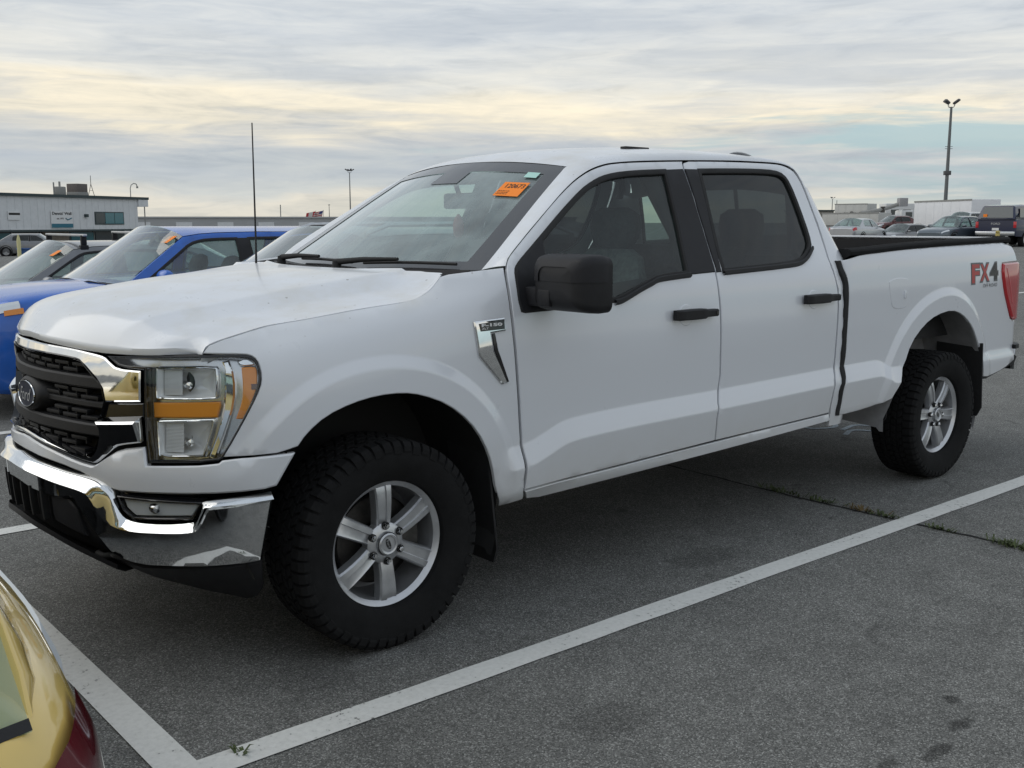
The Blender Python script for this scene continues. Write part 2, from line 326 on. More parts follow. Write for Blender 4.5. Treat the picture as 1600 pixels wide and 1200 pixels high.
def offset_poly(P, d):
    """shift a CCW polygon inwards by d"""
    n = len(P); out = []
    for i in range(n):
        a, b, c = P[i-1], P[i], P[(i+1) % n]
        e1 = (b[0]-a[0], b[1]-a[1]); e2 = (c[0]-b[0], c[1]-b[1])
        l1 = math.hypot(*e1) or 1e-9; l2 = math.hypot(*e2) or 1e-9
        n1 = (-e1[1]/l1, e1[0]/l1); n2 = (-e2[1]/l2, e2[0]/l2)
        bx, by = n1[0]+n2[0], n1[1]+n2[1]; bl = bx*bx+by*by
        k = 2*d/bl if bl > .5 else 2*d/.5
        out.append((b[0]+bx*k, b[1]+by*k))
    return out
def inside(P, pts):
    P = np.array(P); pts = np.atleast_2d(pts); c = np.zeros(len(pts), bool); x, y = pts[:, 0], pts[:, 1]
    for (x0, y0), (x1, y1) in zip(P, np.roll(P, -1, 0)):
        if y0 == y1: continue
        m = ((y0 > y) != (y1 > y)) & (x < (x1-x0)*(y-y0)/(y1-y0)+x0); c ^= m
    return c
def smooth_poly(P, it=1, keep=62):
    """round a traced outline a little (chaikin), keeping sharp corners"""
    for _ in range(it):
        n = len(P); out = []
        for i in range(n):
            a, b, c = P[i-1], P[i], P[(i+1) % n]
            v1 = (b[0]-a[0], b[1]-a[1]); v2 = (c[0]-b[0], c[1]-b[1])
            l1 = math.hypot(*v1); l2 = math.hypot(*v2)
            ang = math.degrees(math.acos(clampv((v1[0]*v2[0]+v1[1]*v2[1])/max(l1*l2, 1e-12), -1, 1)))
            if ang > keep: out.append(b)
            else:
                out.append((b[0]-v1[0]*.25, b[1]-v1[1]*.25)); out.append((b[0]+v2[0]*.25, b[1]+v2[1]*.25))
        P = out
    return P
def panel(name, P, fn, mat, parent=None, holes=(), lines=(), res=.03, edge=.003, depth=.016, smooth=40, flip=False, bulge=0.0, **k):
    """sheet cut to outline P (u,v), laid on fn(u,v) -> xyz, with a rolled edge and a return flange"""
    P = list(P)
    if area2(P) < 0: P = P[::-1]
    loops = [resample(P, res)]
    for h in holes:
        h = list(h)
        if area2(h) > 0: h = h[::-1]
        loops.append(resample(h, res))
    ins = [offset_poly(l, edge) if edge else l for l in loops]
    pts = []; edges = []; starts = []
    for l in ins:
        st = len(pts); starts.append(st); pts += l
        edges += [(st+i, st+(i+1) % len(l)) for i in range(len(l))]
    nb = len(pts); bpts = np.array(pts)
    def ok(q, m):
        q = np.atleast_2d(q); c = inside(ins[0], q)
        for h in ins[1:]: c &= ~inside(h, q)
        for i0 in range(0, len(q), 400):
            d = np.hypot(q[i0:i0+400, None, 0]-bpts[None, :, 0], q[i0:i0+400, None, 1]-bpts[None, :, 1]).min(1)
            c[i0:i0+400] &= d > m
        return c
    for ln in lines:
        ln = resample(list(ln), res, closed=False); c = ok(np.array(ln), res*.18); prev = None
        for q, f in zip(ln, c):
            if f:
                pts.append(q)
                if prev is not None: edges.append((prev, len(pts)-1))
                prev = len(pts)-1
            else: prev = None
    bpts = np.array(pts)
    x0, y0 = np.min(P, 0); x1, y1 = np.max(P, 0)
    gx, gy = np.meshgrid(np.arange(x0+res*.5, x1, res), np.arange(y0+res*.5, y1, res*.95))
    gx[1::2] += res*.5
    g = np.stack([gx.ravel(), gy.ravel()], 1)
    if len(g):
        g = g[ok(g, res*.55)]; pts += [tuple(q) for q in g]
    vo, eo, fo, ov, oe, of = delaunay_2d_cdt([Vector(p) for p in pts], edges, [], 0, 1e-7)
    mp = {}
    for i, src in enumerate(ov):
        for j in src: mp[j] = i
    cen = np.array([((vo[f[0]].x+vo[f[1]].x+vo[f[2]].x)/3, (vo[f[0]].y+vo[f[1]].y+vo[f[2]].y)/3) for f in fo])
    c = inside(ins[0], cen)
    for h in ins[1:]: c &= ~inside(h, cen)
    F = [tuple(f) for f, q in zip(fo, c) if q]
    V = [Vector(fn(p.x, p.y)) for p in vo]
    h = 2e-3
    def nrm(u, v):
        a = Vector(fn(u+h, v))-Vector(fn(u-h, v)); b = Vector(fn(u, v+h))-Vector(fn(u, v-h))
        n = a.cross(b); n.normalize(); return -n if flip else n
    if flip: F = [f[::-1] for f in F]
    for l, st in zip(loops, starts):
        n = len(l); r1 = []; r2 = []
        for (u, v) in l:
            p = Vector(fn(u, v)); q = nrm(u, v)
            r1.append(len(V)); V.append(p-q*edge*.9)
            r2.append(len(V)); V.append(p-q*depth)
        for i in range(n):
            j = (i+1) % n
            for A, B in ((lambda t: mp[st+t], lambda t: r1[t]), (lambda t: r1[t], lambda t: r2[t])):
                f = (A(i), B(i), B(j), A(j))
                if len(set(f)) == 4: F.append(f[::-1] if flip else f)
    used = sorted({i for f in F for i in f}); rm = {v: i for i, v in enumerate(used)}
    return mesh(name, [V[i] for i in used], [tuple(rm[i] for i in f) for f in F], mat, parent, smooth, **k)
def lathe(prof, n=48, c=(0, 0, 0), axis='y'):
    """prof: list of (r, a) ; revolved about the axis"""
    rows = []
    for r, a in prof:
        row = []
        for i in range(n):
            t = 2*math.pi*i/n; p = (r*math.cos(t), a, r*math.sin(t)) if axis == 'y' else (r*math.cos(t), r*math.sin(t), a)
            row.append((c[0]+p[0], c[1]+p[1], c[2]+p[2]))
        rows.append(row)
    return rows
def text_geo(txt, size=1.0, extrude=.0, align='CENTER', shear=0.0, bold=0.0):
    cu = bpy.data.curves.new('txt', 'FONT'); cu.body = txt; cu.size = size; cu.extrude = extrude; cu.align_x = align; cu.align_y = 'CENTER'; cu.shear = shear; cu.offset = bold
    cu.resolution_u = 3
    o = bpy.data.objects.new('txt', cu); COL.objects.link(o)
    bpy.context.view_layer.update()
    me = bpy.data.meshes.new_from_object(o.evaluated_get(bpy.context.evaluated_depsgraph_get()))
    V = [v.co.copy() for v in me.vertices]; F = [tuple(p.vertices) for p in me.polygons]
    bpy.data.objects.remove(o); bpy.data.curves.remove(cu); bpy.data.meshes.remove(me)
    return V, F
def text(name, txt, fn, mat, parent, size, width=None, **k):
    """flat lettering; fn maps text (x,y,z) to 3D; squeezed to width"""
    V, F = text_geo(txt, size, k.pop('extrude', .0), shear=k.pop('shear', 0.0), bold=k.pop('bold', 0.0))
    if width:
        w = max(v.x for v in V)-min(v.x for v in V); m = (max(v.x for v in V)+min(v.x for v in V))/2
        for v in V: v.x = (v.x-m)*width/w
    hgt = k.pop('height', None)
    if hgt:
        h0 = max(v.y for v in V)-min(v.y for v in V); m = (max(v.y for v in V)+min(v.y for v in V))/2
        for v in V: v.y = (v.y-m)*hgt/h0
    return mesh(name, [fn(v.x, v.y, v.z) for v in V], F, mat, parent, **k)

# ================================================================ materials
MATS = {}
def mat(name, col=(.5, .5, .5), rough=.5, metal=0.0, coat=0.0, vary=0.0, vscale=8.0, bump=0.0, bscale=200.0, spec=.5, coords='Object', rvary=0.0, coat_rough=.04):
    m = bpy.data.materials.new(name); m.use_nodes = True; nt = m.node_tree; b = nt.nodes['Principled BSDF']; N = nt.nodes.new; L = nt.links.new
    b.inputs['Base Color'].default_value = tuple(col)+(1,); b.inputs['Roughness'].default_value = rough; b.inputs['Metallic'].default_value = metal
    b.inputs['Coat Weight'].default_value = coat; b.inputs['Coat Roughness'].default_value = coat_rough; b.inputs['Specular IOR Level'].default_value = spec
    tc = N('ShaderNodeTexCoord')
    if vary:
        n = N('ShaderNodeTexNoise'); n.inputs['Scale'].default_value = vscale; n.inputs['Detail'].default_value = 7; n.inputs['Roughness'].default_value = .62
        L(tc.outputs[coords], n.inputs['Vector'])
        mr = N('ShaderNodeMapRange'); mr.inputs[1].default_value = .3; mr.inputs[2].default_value = .7; mr.inputs[3].default_value = 1-vary; mr.inputs[4].default_value = 1+vary*.6
        L(n.outputs['Fac'], mr.inputs[0])
        mu = N('ShaderNodeMix'); mu.data_type = 'RGBA'; mu.blend_type = 'MULTIPLY'; mu.inputs[0].default_value = 1; mu.inputs[6].default_value = tuple(col)+(1,)
        cbn = N('ShaderNodeCombineColor'); [L(mr.outputs[0], cbn.inputs[i]) for i in range(3)]
        L(cbn.outputs[0], mu.inputs[7]); L(mu.outputs[2], b.inputs['Base Color'])
        if rvary:
            mr2 = N('ShaderNodeMapRange'); mr2.inputs[1].default_value = .3; mr2.inputs[2].default_value = .7; mr2.inputs[3].default_value = rough-rvary; mr2.inputs[4].default_value = rough+rvary
            L(n.outputs['Fac'], mr2.inputs[0]); L(mr2.outputs[0], b.inputs['Roughness'])
    if bump:
        n2 = N('ShaderNodeTexNoise'); n2.inputs['Scale'].default_value = bscale; n2.inputs['Detail'].default_value = 4; L(tc.outputs[coords], n2.inputs['Vector'])
        bp = N('ShaderNodeBump'); bp.inputs['Strength'].default_value = bump; bp.inputs['Distance'].default_value = .01; L(n2.outputs['Fac'], bp.inputs['Height']); L(bp.outputs[0], b.inputs['Normal'])
    MATS[name] = m; return m
def glass(name, tint=(.6, .75, .72), reflect=1.0, rough=.0, ior=1.5, dirt_sheen=0.0):
    m = bpy.data.materials.new(name); m.use_nodes = True; nt = m.node_tree; nt.nodes.clear(); N = nt.nodes.new; L = nt.links.new
    out = N('ShaderNodeOutputMaterial'); tr = N('ShaderNodeBsdfTransparent'); tr.inputs[0].default_value = tuple(tint)+(1,)
    gl = N('ShaderNodeBsdfGlossy'); gl.inputs['Roughness'].default_value = rough; gl.inputs[0].default_value = (1, 1, 1, 1)
    lw = N('ShaderNodeLayerWeight'); lw.inputs[0].default_value = .5; pw = N('ShaderNodeMath'); pw.operation = 'POWER'; pw.inputs[1].default_value = 5; L(lw.outputs['Facing'], pw.inputs[0])
    fr = N('ShaderNodeMath'); fr.operation = 'MULTIPLY_ADD'; fr.inputs[1].default_value = .955; fr.inputs[2].default_value = .045; L(pw.outputs[0], fr.inputs[0])
    mu = N('ShaderNodeMath'); mu.operation = 'MULTIPLY'; mu.inputs[1].default_value = reflect; mu.use_clamp = True; L(fr.outputs[0], mu.inputs[0])
    mx = N('ShaderNodeMixShader'); L(mu.outputs[0], mx.inputs[0]); L(tr.outputs[0], mx.inputs[1]); L(gl.outputs[0], mx.inputs[2])
    last = mx.outputs[0]
    if dirt_sheen:
        df = N('ShaderNodeBsdfDiffuse'); df.inputs[0].default_value = (.50, .60, .60, 1)  # dirt film; its pale teal also paints in bright sky haze on the glass
        tc = N('ShaderNodeTexCoord'); n = N('ShaderNodeTexNoise'); n.inputs['Scale'].default_value = 5; n.inputs['Detail'].default_value = 6; L(tc.outputs['Object'], n.inputs['Vector'])
        mr = N('ShaderNodeMapRange'); mr.inputs[1].default_value = .3; mr.inputs[2].default_value = .75; mr.inputs[3].default_value = dirt_sheen*.4; mr.inputs[4].default_value = dirt_sheen*1.4; L(n.outputs['Fac'], mr.inputs[0])
        m2 = N('ShaderNodeMixShader'); L(mr.outputs[0], m2.inputs[0]); L(last, m2.inputs[1]); L(df.outputs[0], m2.inputs[2]); last = m2.outputs[0]
    L(last, out.inputs[0]); MATS[name] = m; return m
def paint_white():
    m = mat('white_paint', (.77, .795, .84), .32, coat=.75, coat_rough=.10); nt = m.node_tree; N = nt.nodes.new; L = nt.links.new; b = nt.nodes['Principled BSDF']
    tc = N('ShaderNodeTexCoord'); ge = N('ShaderNodeNewGeometry'); sp = N('ShaderNodeSeparateXYZ'); L(ge.outputs['Normal'], sp.inputs[0])
    n = N('ShaderNodeTexNoise'); n.inputs['Scale'].default_value = 5; n.inputs['Detail'].default_value = 8; n.inputs['Roughness'].default_value = .65; L(tc.outputs['Object'], n.inputs['Vector'])
    # settled dust and fallen specks on upward panels
    up = N('ShaderNodeMapRange'); up.inputs[1].default_value = .55; up.inputs[2].default_value = .95; L(sp.outputs[2], up.inputs[0])
    mr = N('ShaderNodeMapRange'); mr.inputs[1].default_value = .42; mr.inputs[2].default_value = .72; mr.inputs[3].default_value = .02; mr.inputs[4].default_value = .55; L(n.outputs['Fac'], mr.inputs[0])
    mu = N('ShaderNodeMath'); mu.operation = 'MULTIPLY'; L(up.outputs[0], mu.inputs[0]); L(mr.outputs[0], mu.inputs[1])
    m1 = N('ShaderNodeMix'); m1.data_type = 'RGBA'; m1.inputs[6].default_value = (.77, .795, .84, 1); m1.inputs[7].default_value = (.60, .565, .48, 1); L(mu.outputs[0], m1.inputs[0])
    vo = N('ShaderNodeTexVoronoi'); vo.inputs['Scale'].default_value = 16; L(tc.outputs['Object'], vo.inputs['Vector'])
    n3 = N('ShaderNodeTexNoise'); n3.inputs['Scale'].default_value = 60; L(tc.outputs['Object'], n3.inputs['Vector'])
    ad = N('ShaderNodeMath'); ad.operation = 'MULTIPLY_ADD'; ad.inputs[1].default_value = .12; L(n3.outputs['Fac'], ad.inputs[0]); L(vo.outputs['Distance'], ad.inputs[2])
    sk = N('ShaderNodeMapRange'); sk.inputs[1].default_value = .135; sk.inputs[2].default_value = .115; sk.inputs[3].default_value = 0; sk.inputs[4].default_value = .7; L(ad.outputs[0], sk.inputs[0])
    mu2 = N('ShaderNodeMath'); mu2.operation = 'MULTIPLY'; L(up.outputs[0], mu2.inputs[0]); L(sk.outputs[0], mu2.inputs[1])
    m2 = N('ShaderNodeMix'); m2.data_type = 'RGBA'; m2.inputs[7].default_value = (.22, .20, .16, 1); L(mu2.outputs[0], m2.inputs[0]); L(m1.outputs[2], m2.inputs[6])
    # road film low on the sides
    sp2 = N('ShaderNodeSeparateXYZ'); L(tc.outputs['Object'], sp2.inputs[0])
    lo = N('ShaderNodeMapRange'); lo.inputs[1].default_value = .75; lo.inputs[2].default_value = .42; L(sp2.outputs[2], lo.inputs[0])
    mu3 = N('ShaderNodeMath'); mu3.operation = 'MULTIPLY'; L(lo.outputs[0], mu3.inputs[0]); L(n.outputs['Fac'], mu3.inputs[1])
    m3 = N('ShaderNodeMix'); m3.data_type = 'RGBA'; m3.inputs[7].default_value = (.62, .61, .58, 1); L(mu3.outputs[0], m3.inputs[0]); L(m2.outputs[2], m3.inputs[6])
    L(m3.outputs[2], b.inputs['Base Color'])
    rr = N('ShaderNodeMapRange'); rr.inputs[3].default_value = .25; rr.inputs[4].default_value = .32; L(n.outputs['Fac'], rr.inputs[0]); L(rr.outputs[0], b.inputs['Roughness'])
    cr = N('ShaderNodeMapRange'); cr.inputs[3].default_value = 1.0; cr.inputs[4].default_value = .35; L(up.outputs[0], cr.inputs[0]); L(cr.outputs[0], b.inputs['Coat Weight'])
    return m
WHITE = paint_white()
CHROME = mat('chrome', (.86, .87, .88), .05, 1.0, vary=.05, vscale=30, rvary=.03)
DKCHROME = mat('grey_chrome', (.60, .61, .63), .20, 1.0)
BLACK = mat('black_plastic', (.014, .014, .016), .55, vary=.2, vscale=20, bump=.08, bscale=900, spec=.35)
GLOSSBLK = mat('gloss_black', (.012, .012, .014), .12, coat=.3)
SATIN = mat('satin_black', (.018, .018, .021), .58, vary=.15, vscale=15, spec=.3)
RAIL = mat('rail_plastic', (.02, .02, .021), .85, vary=.2, vscale=20, spec=.12)
RUBBER = mat('rubber', (.016, .016, .017), .75, vary=.25, vscale=30, bump=.15, bscale=300)
TYRE = mat('tyre_rubber', (.0125, .0125, .013), .88, vary=.35, vscale=14, bump=.2, bscale=260, spec=.25)
ALLOY = mat('silver_alloy', (.62, .63, .65), .34, .75, vary=.12, vscale=20, rvary=.05)
STEEL = mat('dark_steel', (.10, .095, .09), .5, .7, vary=.4, vscale=25)
UNDER = mat('underbody', (.02, .02, .02), .8)
GREYIN = mat('primer_grey', (.36, .36, .37), .6, vary=.2, vscale=12)
AMBER = mat('amber_plastic', (.82, .27, .015), .18, coat=.8)
REDL = mat('red_lens', (.52, .012, .02), .14, coat=.9)
DKREDL = mat('dark_red_lens', (.13, .008, .015), .12, coat=1.0)
DKLENS = mat('smoked_lens', (.10, .05, .05), .2, coat=.6)
REFLECT = mat('reflector', (.92, .92, .93), .30, 1.0)
FLUTE = mat('fluted_reflector', (.86, .87, .88), .22, .15)
WGLASS = glass('windscreen_glass', (.72, .88, .85), 2.0, dirt_sheen=.34)  # film kept strong so the sky's sheen is painted into the screen
SGLASS = glass('side_glass', (.50, .61, .58), 1.0, dirt_sheen=.03)
PGLASS = glass('privacy_glass', (.06, .065, .07), 1.0, dirt_sheen=.02)
LENS = glass('clear_lens', (.93, .95, .96), .9)
SEATG = mat('seat_cloth', (.075, .078, .082), .9, vary=.3, vscale=40)
SEATC = mat('seat_cover', (.20, .21, .21), .9, vary=.45, vscale=30)
DASH = mat('dash_plastic', (.028, .029, .032), .7)
ORANGE = mat('orange_ticket', (1.0, .27, .02), .7)
INK = mat('print_black', (.02, .02, .02), .7)
PWHITE = mat('white_print', (.8, .8, .8), .5)
MINT = mat('mint_sticker', (.45, .72, .66), .7)
# ================================================================ the pickup
TRUCK = root('pickup_truck', (0, 0, 0), label='white four-door pickup truck with chrome bumper, parked between painted lines', cat='pickup truck')
def mir(p): return (p[0], -p[1], p[2])
def fnb(extra=0.0, side=1, f=None):
    f = f or body
    return (lambda s, z: f(s, z, extra)) if side > 0 else (lambda s, z: mir(f(s, z, extra)))
def pair(name, P, m, extra=0.0, parent=(None, None), f=None, sm=1, **k):
    P = smooth_poly(P, sm) if sm else P
    if 'holes' in k: k['holes'] = [smooth_poly(h, sm) if sm else h for h in k['holes']]
    return [panel(name, P, fnb(extra, sd, f), m, parent[i] or TRUCK, flip=sd < 0, **k) for i, sd in enumerate((1, -1))]
def SX(x): return s_at_x(x)
CR1 = [(SX(x), CREASE(x)) for x in [.56+.04*i for i in range(73)]]
CR2 = [(a, b-.088) for a, b in CR1]
CRS = [[(a, b+d) for a, b in CR1] for d in (.007, 0, -.006, -.082, -.088, -.095)]
def ring(c, Rf, d, a0, a1, n=40):
    out = []
    for i in range(n+1):
        a = a0+(a1-a0)*i/n; r = Rf(a)+d; out.append((SX(c[0]+r*math.cos(R(a))), c[1]+r*math.sin(R(a))))
    return out
FL_F = [ring(ARCH_F, R_F, d, 5, 175) for d in (.139, .132, .126, .094, .088, .081)]
FL_R = [ring(ARCH_R, R_R, d, 5, 178) for d in (.139, .132, .126, .094, .088, .081)]
REAR_CR = [(SX(4.45+.03*i), .735-.02*(.05+.03*i)) for i in range(20)]

fenders = pair('fender', OUT['fender'], WHITE, lines=FL_F+[c[:6] for c in CRS], res=.026)
doors_f = pair('front_door', OUT['door_f'], WHITE, holes=[OUT['win_f']], lines=CRS, res=.03)
doors_r = pair('rear_door', OUT['door_r'], WHITE, holes=[OUT['win_r']], lines=CRS, res=.03)
pair('rocker_panel', OUT['rocker'], WHITE, res=.03, edge=.002)
# bed sides: traced front and arch, straight top, lamp notch at the tail
zt = OUT['bedtop']; tail = OUT['tail_l']
s_end = SX(5.0)
bedP = OUT['bed']+[(SX(4.56), .575), (SX(4.80), .60), (SX(4.99), .645), (SX(5.0), .69), (SX(5.02), .74), (s_end+.055, .90), (tail[4][0]-.02, .905), (tail[3][0], tail[3][1]-.01), (tail[2][0]-.004, tail[2][1]), (tail[1][0]-.004, tail[1][1]), (tail[0][0]-.004, 1.292), (s_end+.0, 1.298), (SX(4.925), 1.425), (SX(4.5), 1.420), (SX(4.0), 1.412), (SX(3.5), 1.398), (SX(3.1), 1.380)]
beds = pair('bed_side', bedP, WHITE, lines=FL_R+CRS+[REAR_CR], res=.028, sm=1)
for i, sd in enumerate((1, -1)):
    # fuel flap on the driver's side only
    if sd > 0:
        fp = smooth_poly(OUT['fuel'], 2); panel('fuel_flap', fp, fnb(.003), WHITE, beds[0], res=.03, edge=.003, depth=.006)
        mb = MB(); c = body(SX(3.49), 1.145, .004); mb.box((c[0]-.012, c[1]-.006, c[2]-.022), (c[0]+.012, c[1]+.002, c[2]+.022), bev=.004); mb.build('flap_catch', WHITE, beds[0], 40)
        # scratches and chips in the paint
        for (a, b, w) in (((1318+66, 428), (1389, 442), .004), ((1373, 499), (1373.6, 504), .005), ((1333.5, 586), (1332.5, 596), .006)):
            pass

# doors: gaskets, glass, mirror sails, appliques
for i, sd in enumerate((1, -1)):
    for d, key, gm, nm in ((doors_f[i], 'win_f', SGLASS, 'window_glass'), (doors_r[i], 'win_r', PGLASS, 'window_glass')):
        o = smooth_poly(OUT[key], 1)
        if area2(o) < 0: o = o[::-1]
        inn = offset_poly(resample(o, .05), .020)
        panel('window_seal', offset_poly(o, -.004), fnb(.0035, sd), RUBBER, d, holes=[inn], res=.05, edge=.003, depth=.02, flip=sd < 0)
        panel(nm, offset_poly(resample(o, .05), .010), fnb(-.012, sd), gm, d, res=.06, edge=0, depth=.001, flip=sd < 0)
    panel('mirror_sail', OUT['sail'], fnb(.006, sd), SATIN, doors_f[i], res=.05, flip=sd < 0, edge=.004)
    panel('pillar_trim', OUT['applique_f'], fnb(.005, sd), SATIN, doors_f[i], res=.05, flip=sd < 0, edge=.003, depth=.008)
    panel('pillar_trim', OUT['applique_r'], fnb(.005, sd), SATIN, doors_r[i], res=.05, flip=sd < 0, edge=.003, depth=.008)
    # belt mouldings
    for d, pts in ((doors_f[i], OUT['win_f'][16:23]), (doors_r[i], OUT['win_r'][8:14])):
        path = [Vector(fnb(.008, sd)(a, b)) for a, b in resample(catmull([p for p in pts], 6), .06, False)]
        V = []; rows = []
        for p in path: rows.append([p+Vector((0, sd*.004, .012)), p+Vector((0, -sd*.006, .008)), p+Vector((0, -sd*.008, -.006)), p+Vector((0, sd*.002, -.014))])
        mb = MB().grid(rows); mb.build('belt_moulding', BLACK, d, 50)
    # handles
    for d, key in ((doors_f[i], 'handle_f'), (doors_r[i], 'handle_r')):
        (s0, z0), (s1, z1) = OUT[key]; z0 = z1 = (z0+z1)/2
        f = fnb(0, sd)
        # scooped cup behind the grip
        sc, L = (s0+s1)/2, s1-s0
        cup = [(sc-.045+.075*math.cos(t)*.72, z0+.052*math.sin(t)) for t in [2*math.pi*k/20 for k in range(20)]]
        panel('handle_cup', cup, lambda s, z, f=f: tuple(Vector(f(s, z))+Vector((0, -sd*.0035, 0))), WHITE, d, res=.02, edge=.007, depth=.006, flip=sd < 0)
        rows = []
        for k in range(13):
            t = k/12; s = s0+L*t; h = .024-(.005 if t > .72 else 0)-.004*abs(t-.4); dep = .048 if .02 < t < .98 else .036
            if t > .74: dep = .040
            p = Vector(f(s, z0+.004)); o_ = Vector((0, -sd, 0))
            rows.append([p+o_*.012+Vector((0, 0, h)), p+o_*(dep-.006)+Vector((0, 0, h)), p+o_*dep+Vector((0, 0, h-.006)), p+o_*dep+Vector((0, 0, -h+.006)), p+o_*(dep-.006)+Vector((0, 0, -h)), p+o_*.012+Vector((0, 0, -h))])
        mb = MB().grid(rows, closed=True); n = len(rows[0]); mb.F.append(tuple(range(n))[::-1]); mb.F.append(tuple(range(12*n, 13*n)))
        mb.build('door_handle', BLACK, d, 35)
        if key == 'handle_f' and sd > 0:
            p = Vector(f(s1-.012, z0+.004)); MB().grid(lathe([(.008, 0), (.008, -.003), (.0, -.003)], 12, (p.x, p.y-.040, p.z))).build('key_lock', STEEL, d, 30)

# A-pillar, roof rail: loft between door gap and windscreen / roof edge
gap = OUT['pillar'][:20]
WS_E = [(.555, -.815, 1.362), (.655, -.785, 1.430), (.795, -.740, 1.527), (.945, -.692, 1.630), (1.065, -.655, 1.710), (1.155, -.628, 1.768), (1.195, -.618, 1.792)]
ROOF_E = [(1.29, -.612, 1.828), (1.45, -.610, 1.853), (1.68, -.610, 1.872), (2.02, -.608, 1.887), (2.37, -.606, 1.890), (2.62, -.598, 1.884), (2.775, -.590, 1.866), (2.858, -.600, 1.832), (2.902, -.622, 1.780), (2.922, -.650, 1.715)]
inner = catmull(WS_E+ROOF_E, 8)
def by_len(P, n):
    P = [Vector(p) for p in P]; S = [0]
    for a, b in zip(P, P[1:]): S.append(S[-1]+(b-a).length)
    out = []
    for k in range(n):
        t = S[-1]*k/(n-1); i = min(max(bisect.bisect_right(S, t)-1, 0), len(P)-2); u = (t-S[i])/max(S[i+1]-S[i], 1e-9); out.append(P[i].lerp(P[i+1], u))
    return out
gap3 = [body(a, b, -.001) for a, b in resample(catmull(gap, 3), .02, False)]
NR = 72
for i, sd in enumerate((1, -1)):
    A = by_len(gap3, NR); B = by_len(inner, NR); rows = []
    for k in range(NR):
        a, b = A[k].copy(), B[k].copy(); t = k/(NR-1)
        row = []
        outw = Vector((-.25*(1-t), -1, .55+.3*t)).normalized()
        w = (b-a).length
        row.append(a+Vector((0, .015, 0)))
        for u in (0, .12, .3, .5, .7, .88, 1.0):
            q = a.lerp(b, u)+outw*w*.20*4*u*(1-u)*(.45+.45*sstep(.35, .55, t))
            row.append(q)
        row.append(b+Vector((0.01, .01, -.012)))
        rows.append([v if sd > 0 else Vector((v.x, -v.y, v.z)) for v in row])
    if sd < 0: rows = [r[::-1] for r in rows]
    MB().grid(rows).build('cab_rail', WHITE, TRUCK, 45)
# roof skin
hdr = 0.06
rE = by_len(catmull(WS_E[-1:]+ROOF_E[:-3], 8), 34)
rows = []
for k, e in enumerate(rE):
    t = k/33; row = []
    for j in range(25):
        u = -1+2*j/24; w = (1-u*u)
        x = e.x-(hdr*(1-t)**2.2)*w+.03*t*w
        z = e.z+(.040+.010*min(1, t*2.2))*(1-abs(u)**2.2)
        # two shallow stamped channels
        z -= .006*math.exp(-((abs(u)-.62)/.05)**2)*sstep(.08, .2, t)*(1-sstep(.85, .95, t))
        row.append(Vector((x, e.y*-u*-1 if False else u*abs(e.y), z)))
    rows.append(row)
last = rows[-1]
for dx, dz in ((.045, -.014), (.085, -.040), (.112, -.080), (.125, -.13), (.130, -.175)):
    rows.append([v+Vector((dx, 0, dz)) for v in last])
MB().grid(rows).build('roof', WHITE, TRUCK, 50)
for sd in (1, -1):       # rear roof corner filler between rail end and back panel
    pass
mb = MB(); mb.box((1.80, -.40, 1.908), (1.97, -.36, 1.920), bev=.004); mb.build('roof_strip', RUBBER, TRUCK, 40)
# shark-fin aerial and centre brake lamp on the roof
rows = []
for k in range(9):
    t = k/8; x = 2.60+.20*t; h = .022*math.sin(math.pi*min(1, (t*.9+.06)))**.8; w = .035*math.sin(math.pi*(t*.9+.05))**.5
    rows.append([(x, -.40-w, 1.908), (x, -.40-w*.7, 1.908+h*.6), (x, -.40, 1.909+h), (x, -.40+w*.7, 1.908+h*.6), (x, -.40+w, 1.908)])
MB().grid(rows).build('roof_aerial', GLOSSBLK, TRUCK, 50)
MB().box((2.80, -.14, 1.89), (2.85, .14, 1.912), bev=.006).build('brake_lamp', DKREDL, TRUCK, 40)

# windscreen
wE = by_len(catmull(WS_E, 8), 18)
def wsurf(u, v, off=0.0):
    i = min(int(v*17), 16); e = wE[i].lerp(wE[i+1], v*17-i); w = 1-u*u
    bow = .15*(1-v)+hdr*v; cr = -.012*(1-v)+.040*v
    n = Vector((-.56, 0, .83))
    return Vector((e.x-bow*w, u*abs(e.y), e.z+cr*w))+n*off
rows = [[wsurf(-1+2*j/24, v/20, -.004) for j in range(25)] for v in range(21)]
ws = MB().grid(rows).build('windscreen', WGLASS, TRUCK, 60)
def frit(u0, u1, v0, v1, n=24, off=-.001):
    return [[wsurf(u0+(u1-u0)*j/n, v0+(v1-v0)*i/6, off) for j in range(n+1)] for i in range(7)]
FRIT = mat('glass_frit', (.045, .045, .048), .12, coat=.6)
mb = MB(); mb.grid(frit(-1, 1, .90, 1.0)); mb.grid(frit(-1, 1, 0, .075)); mb.grid(frit(-1, -.88, .075, .90, 4)); mb.grid(frit(.88, 1, .075, .90, 4)); mb.grid(frit(-.16, .16, .78, .90, 6))
mb.build('frit_band', FRIT, ws, 60)
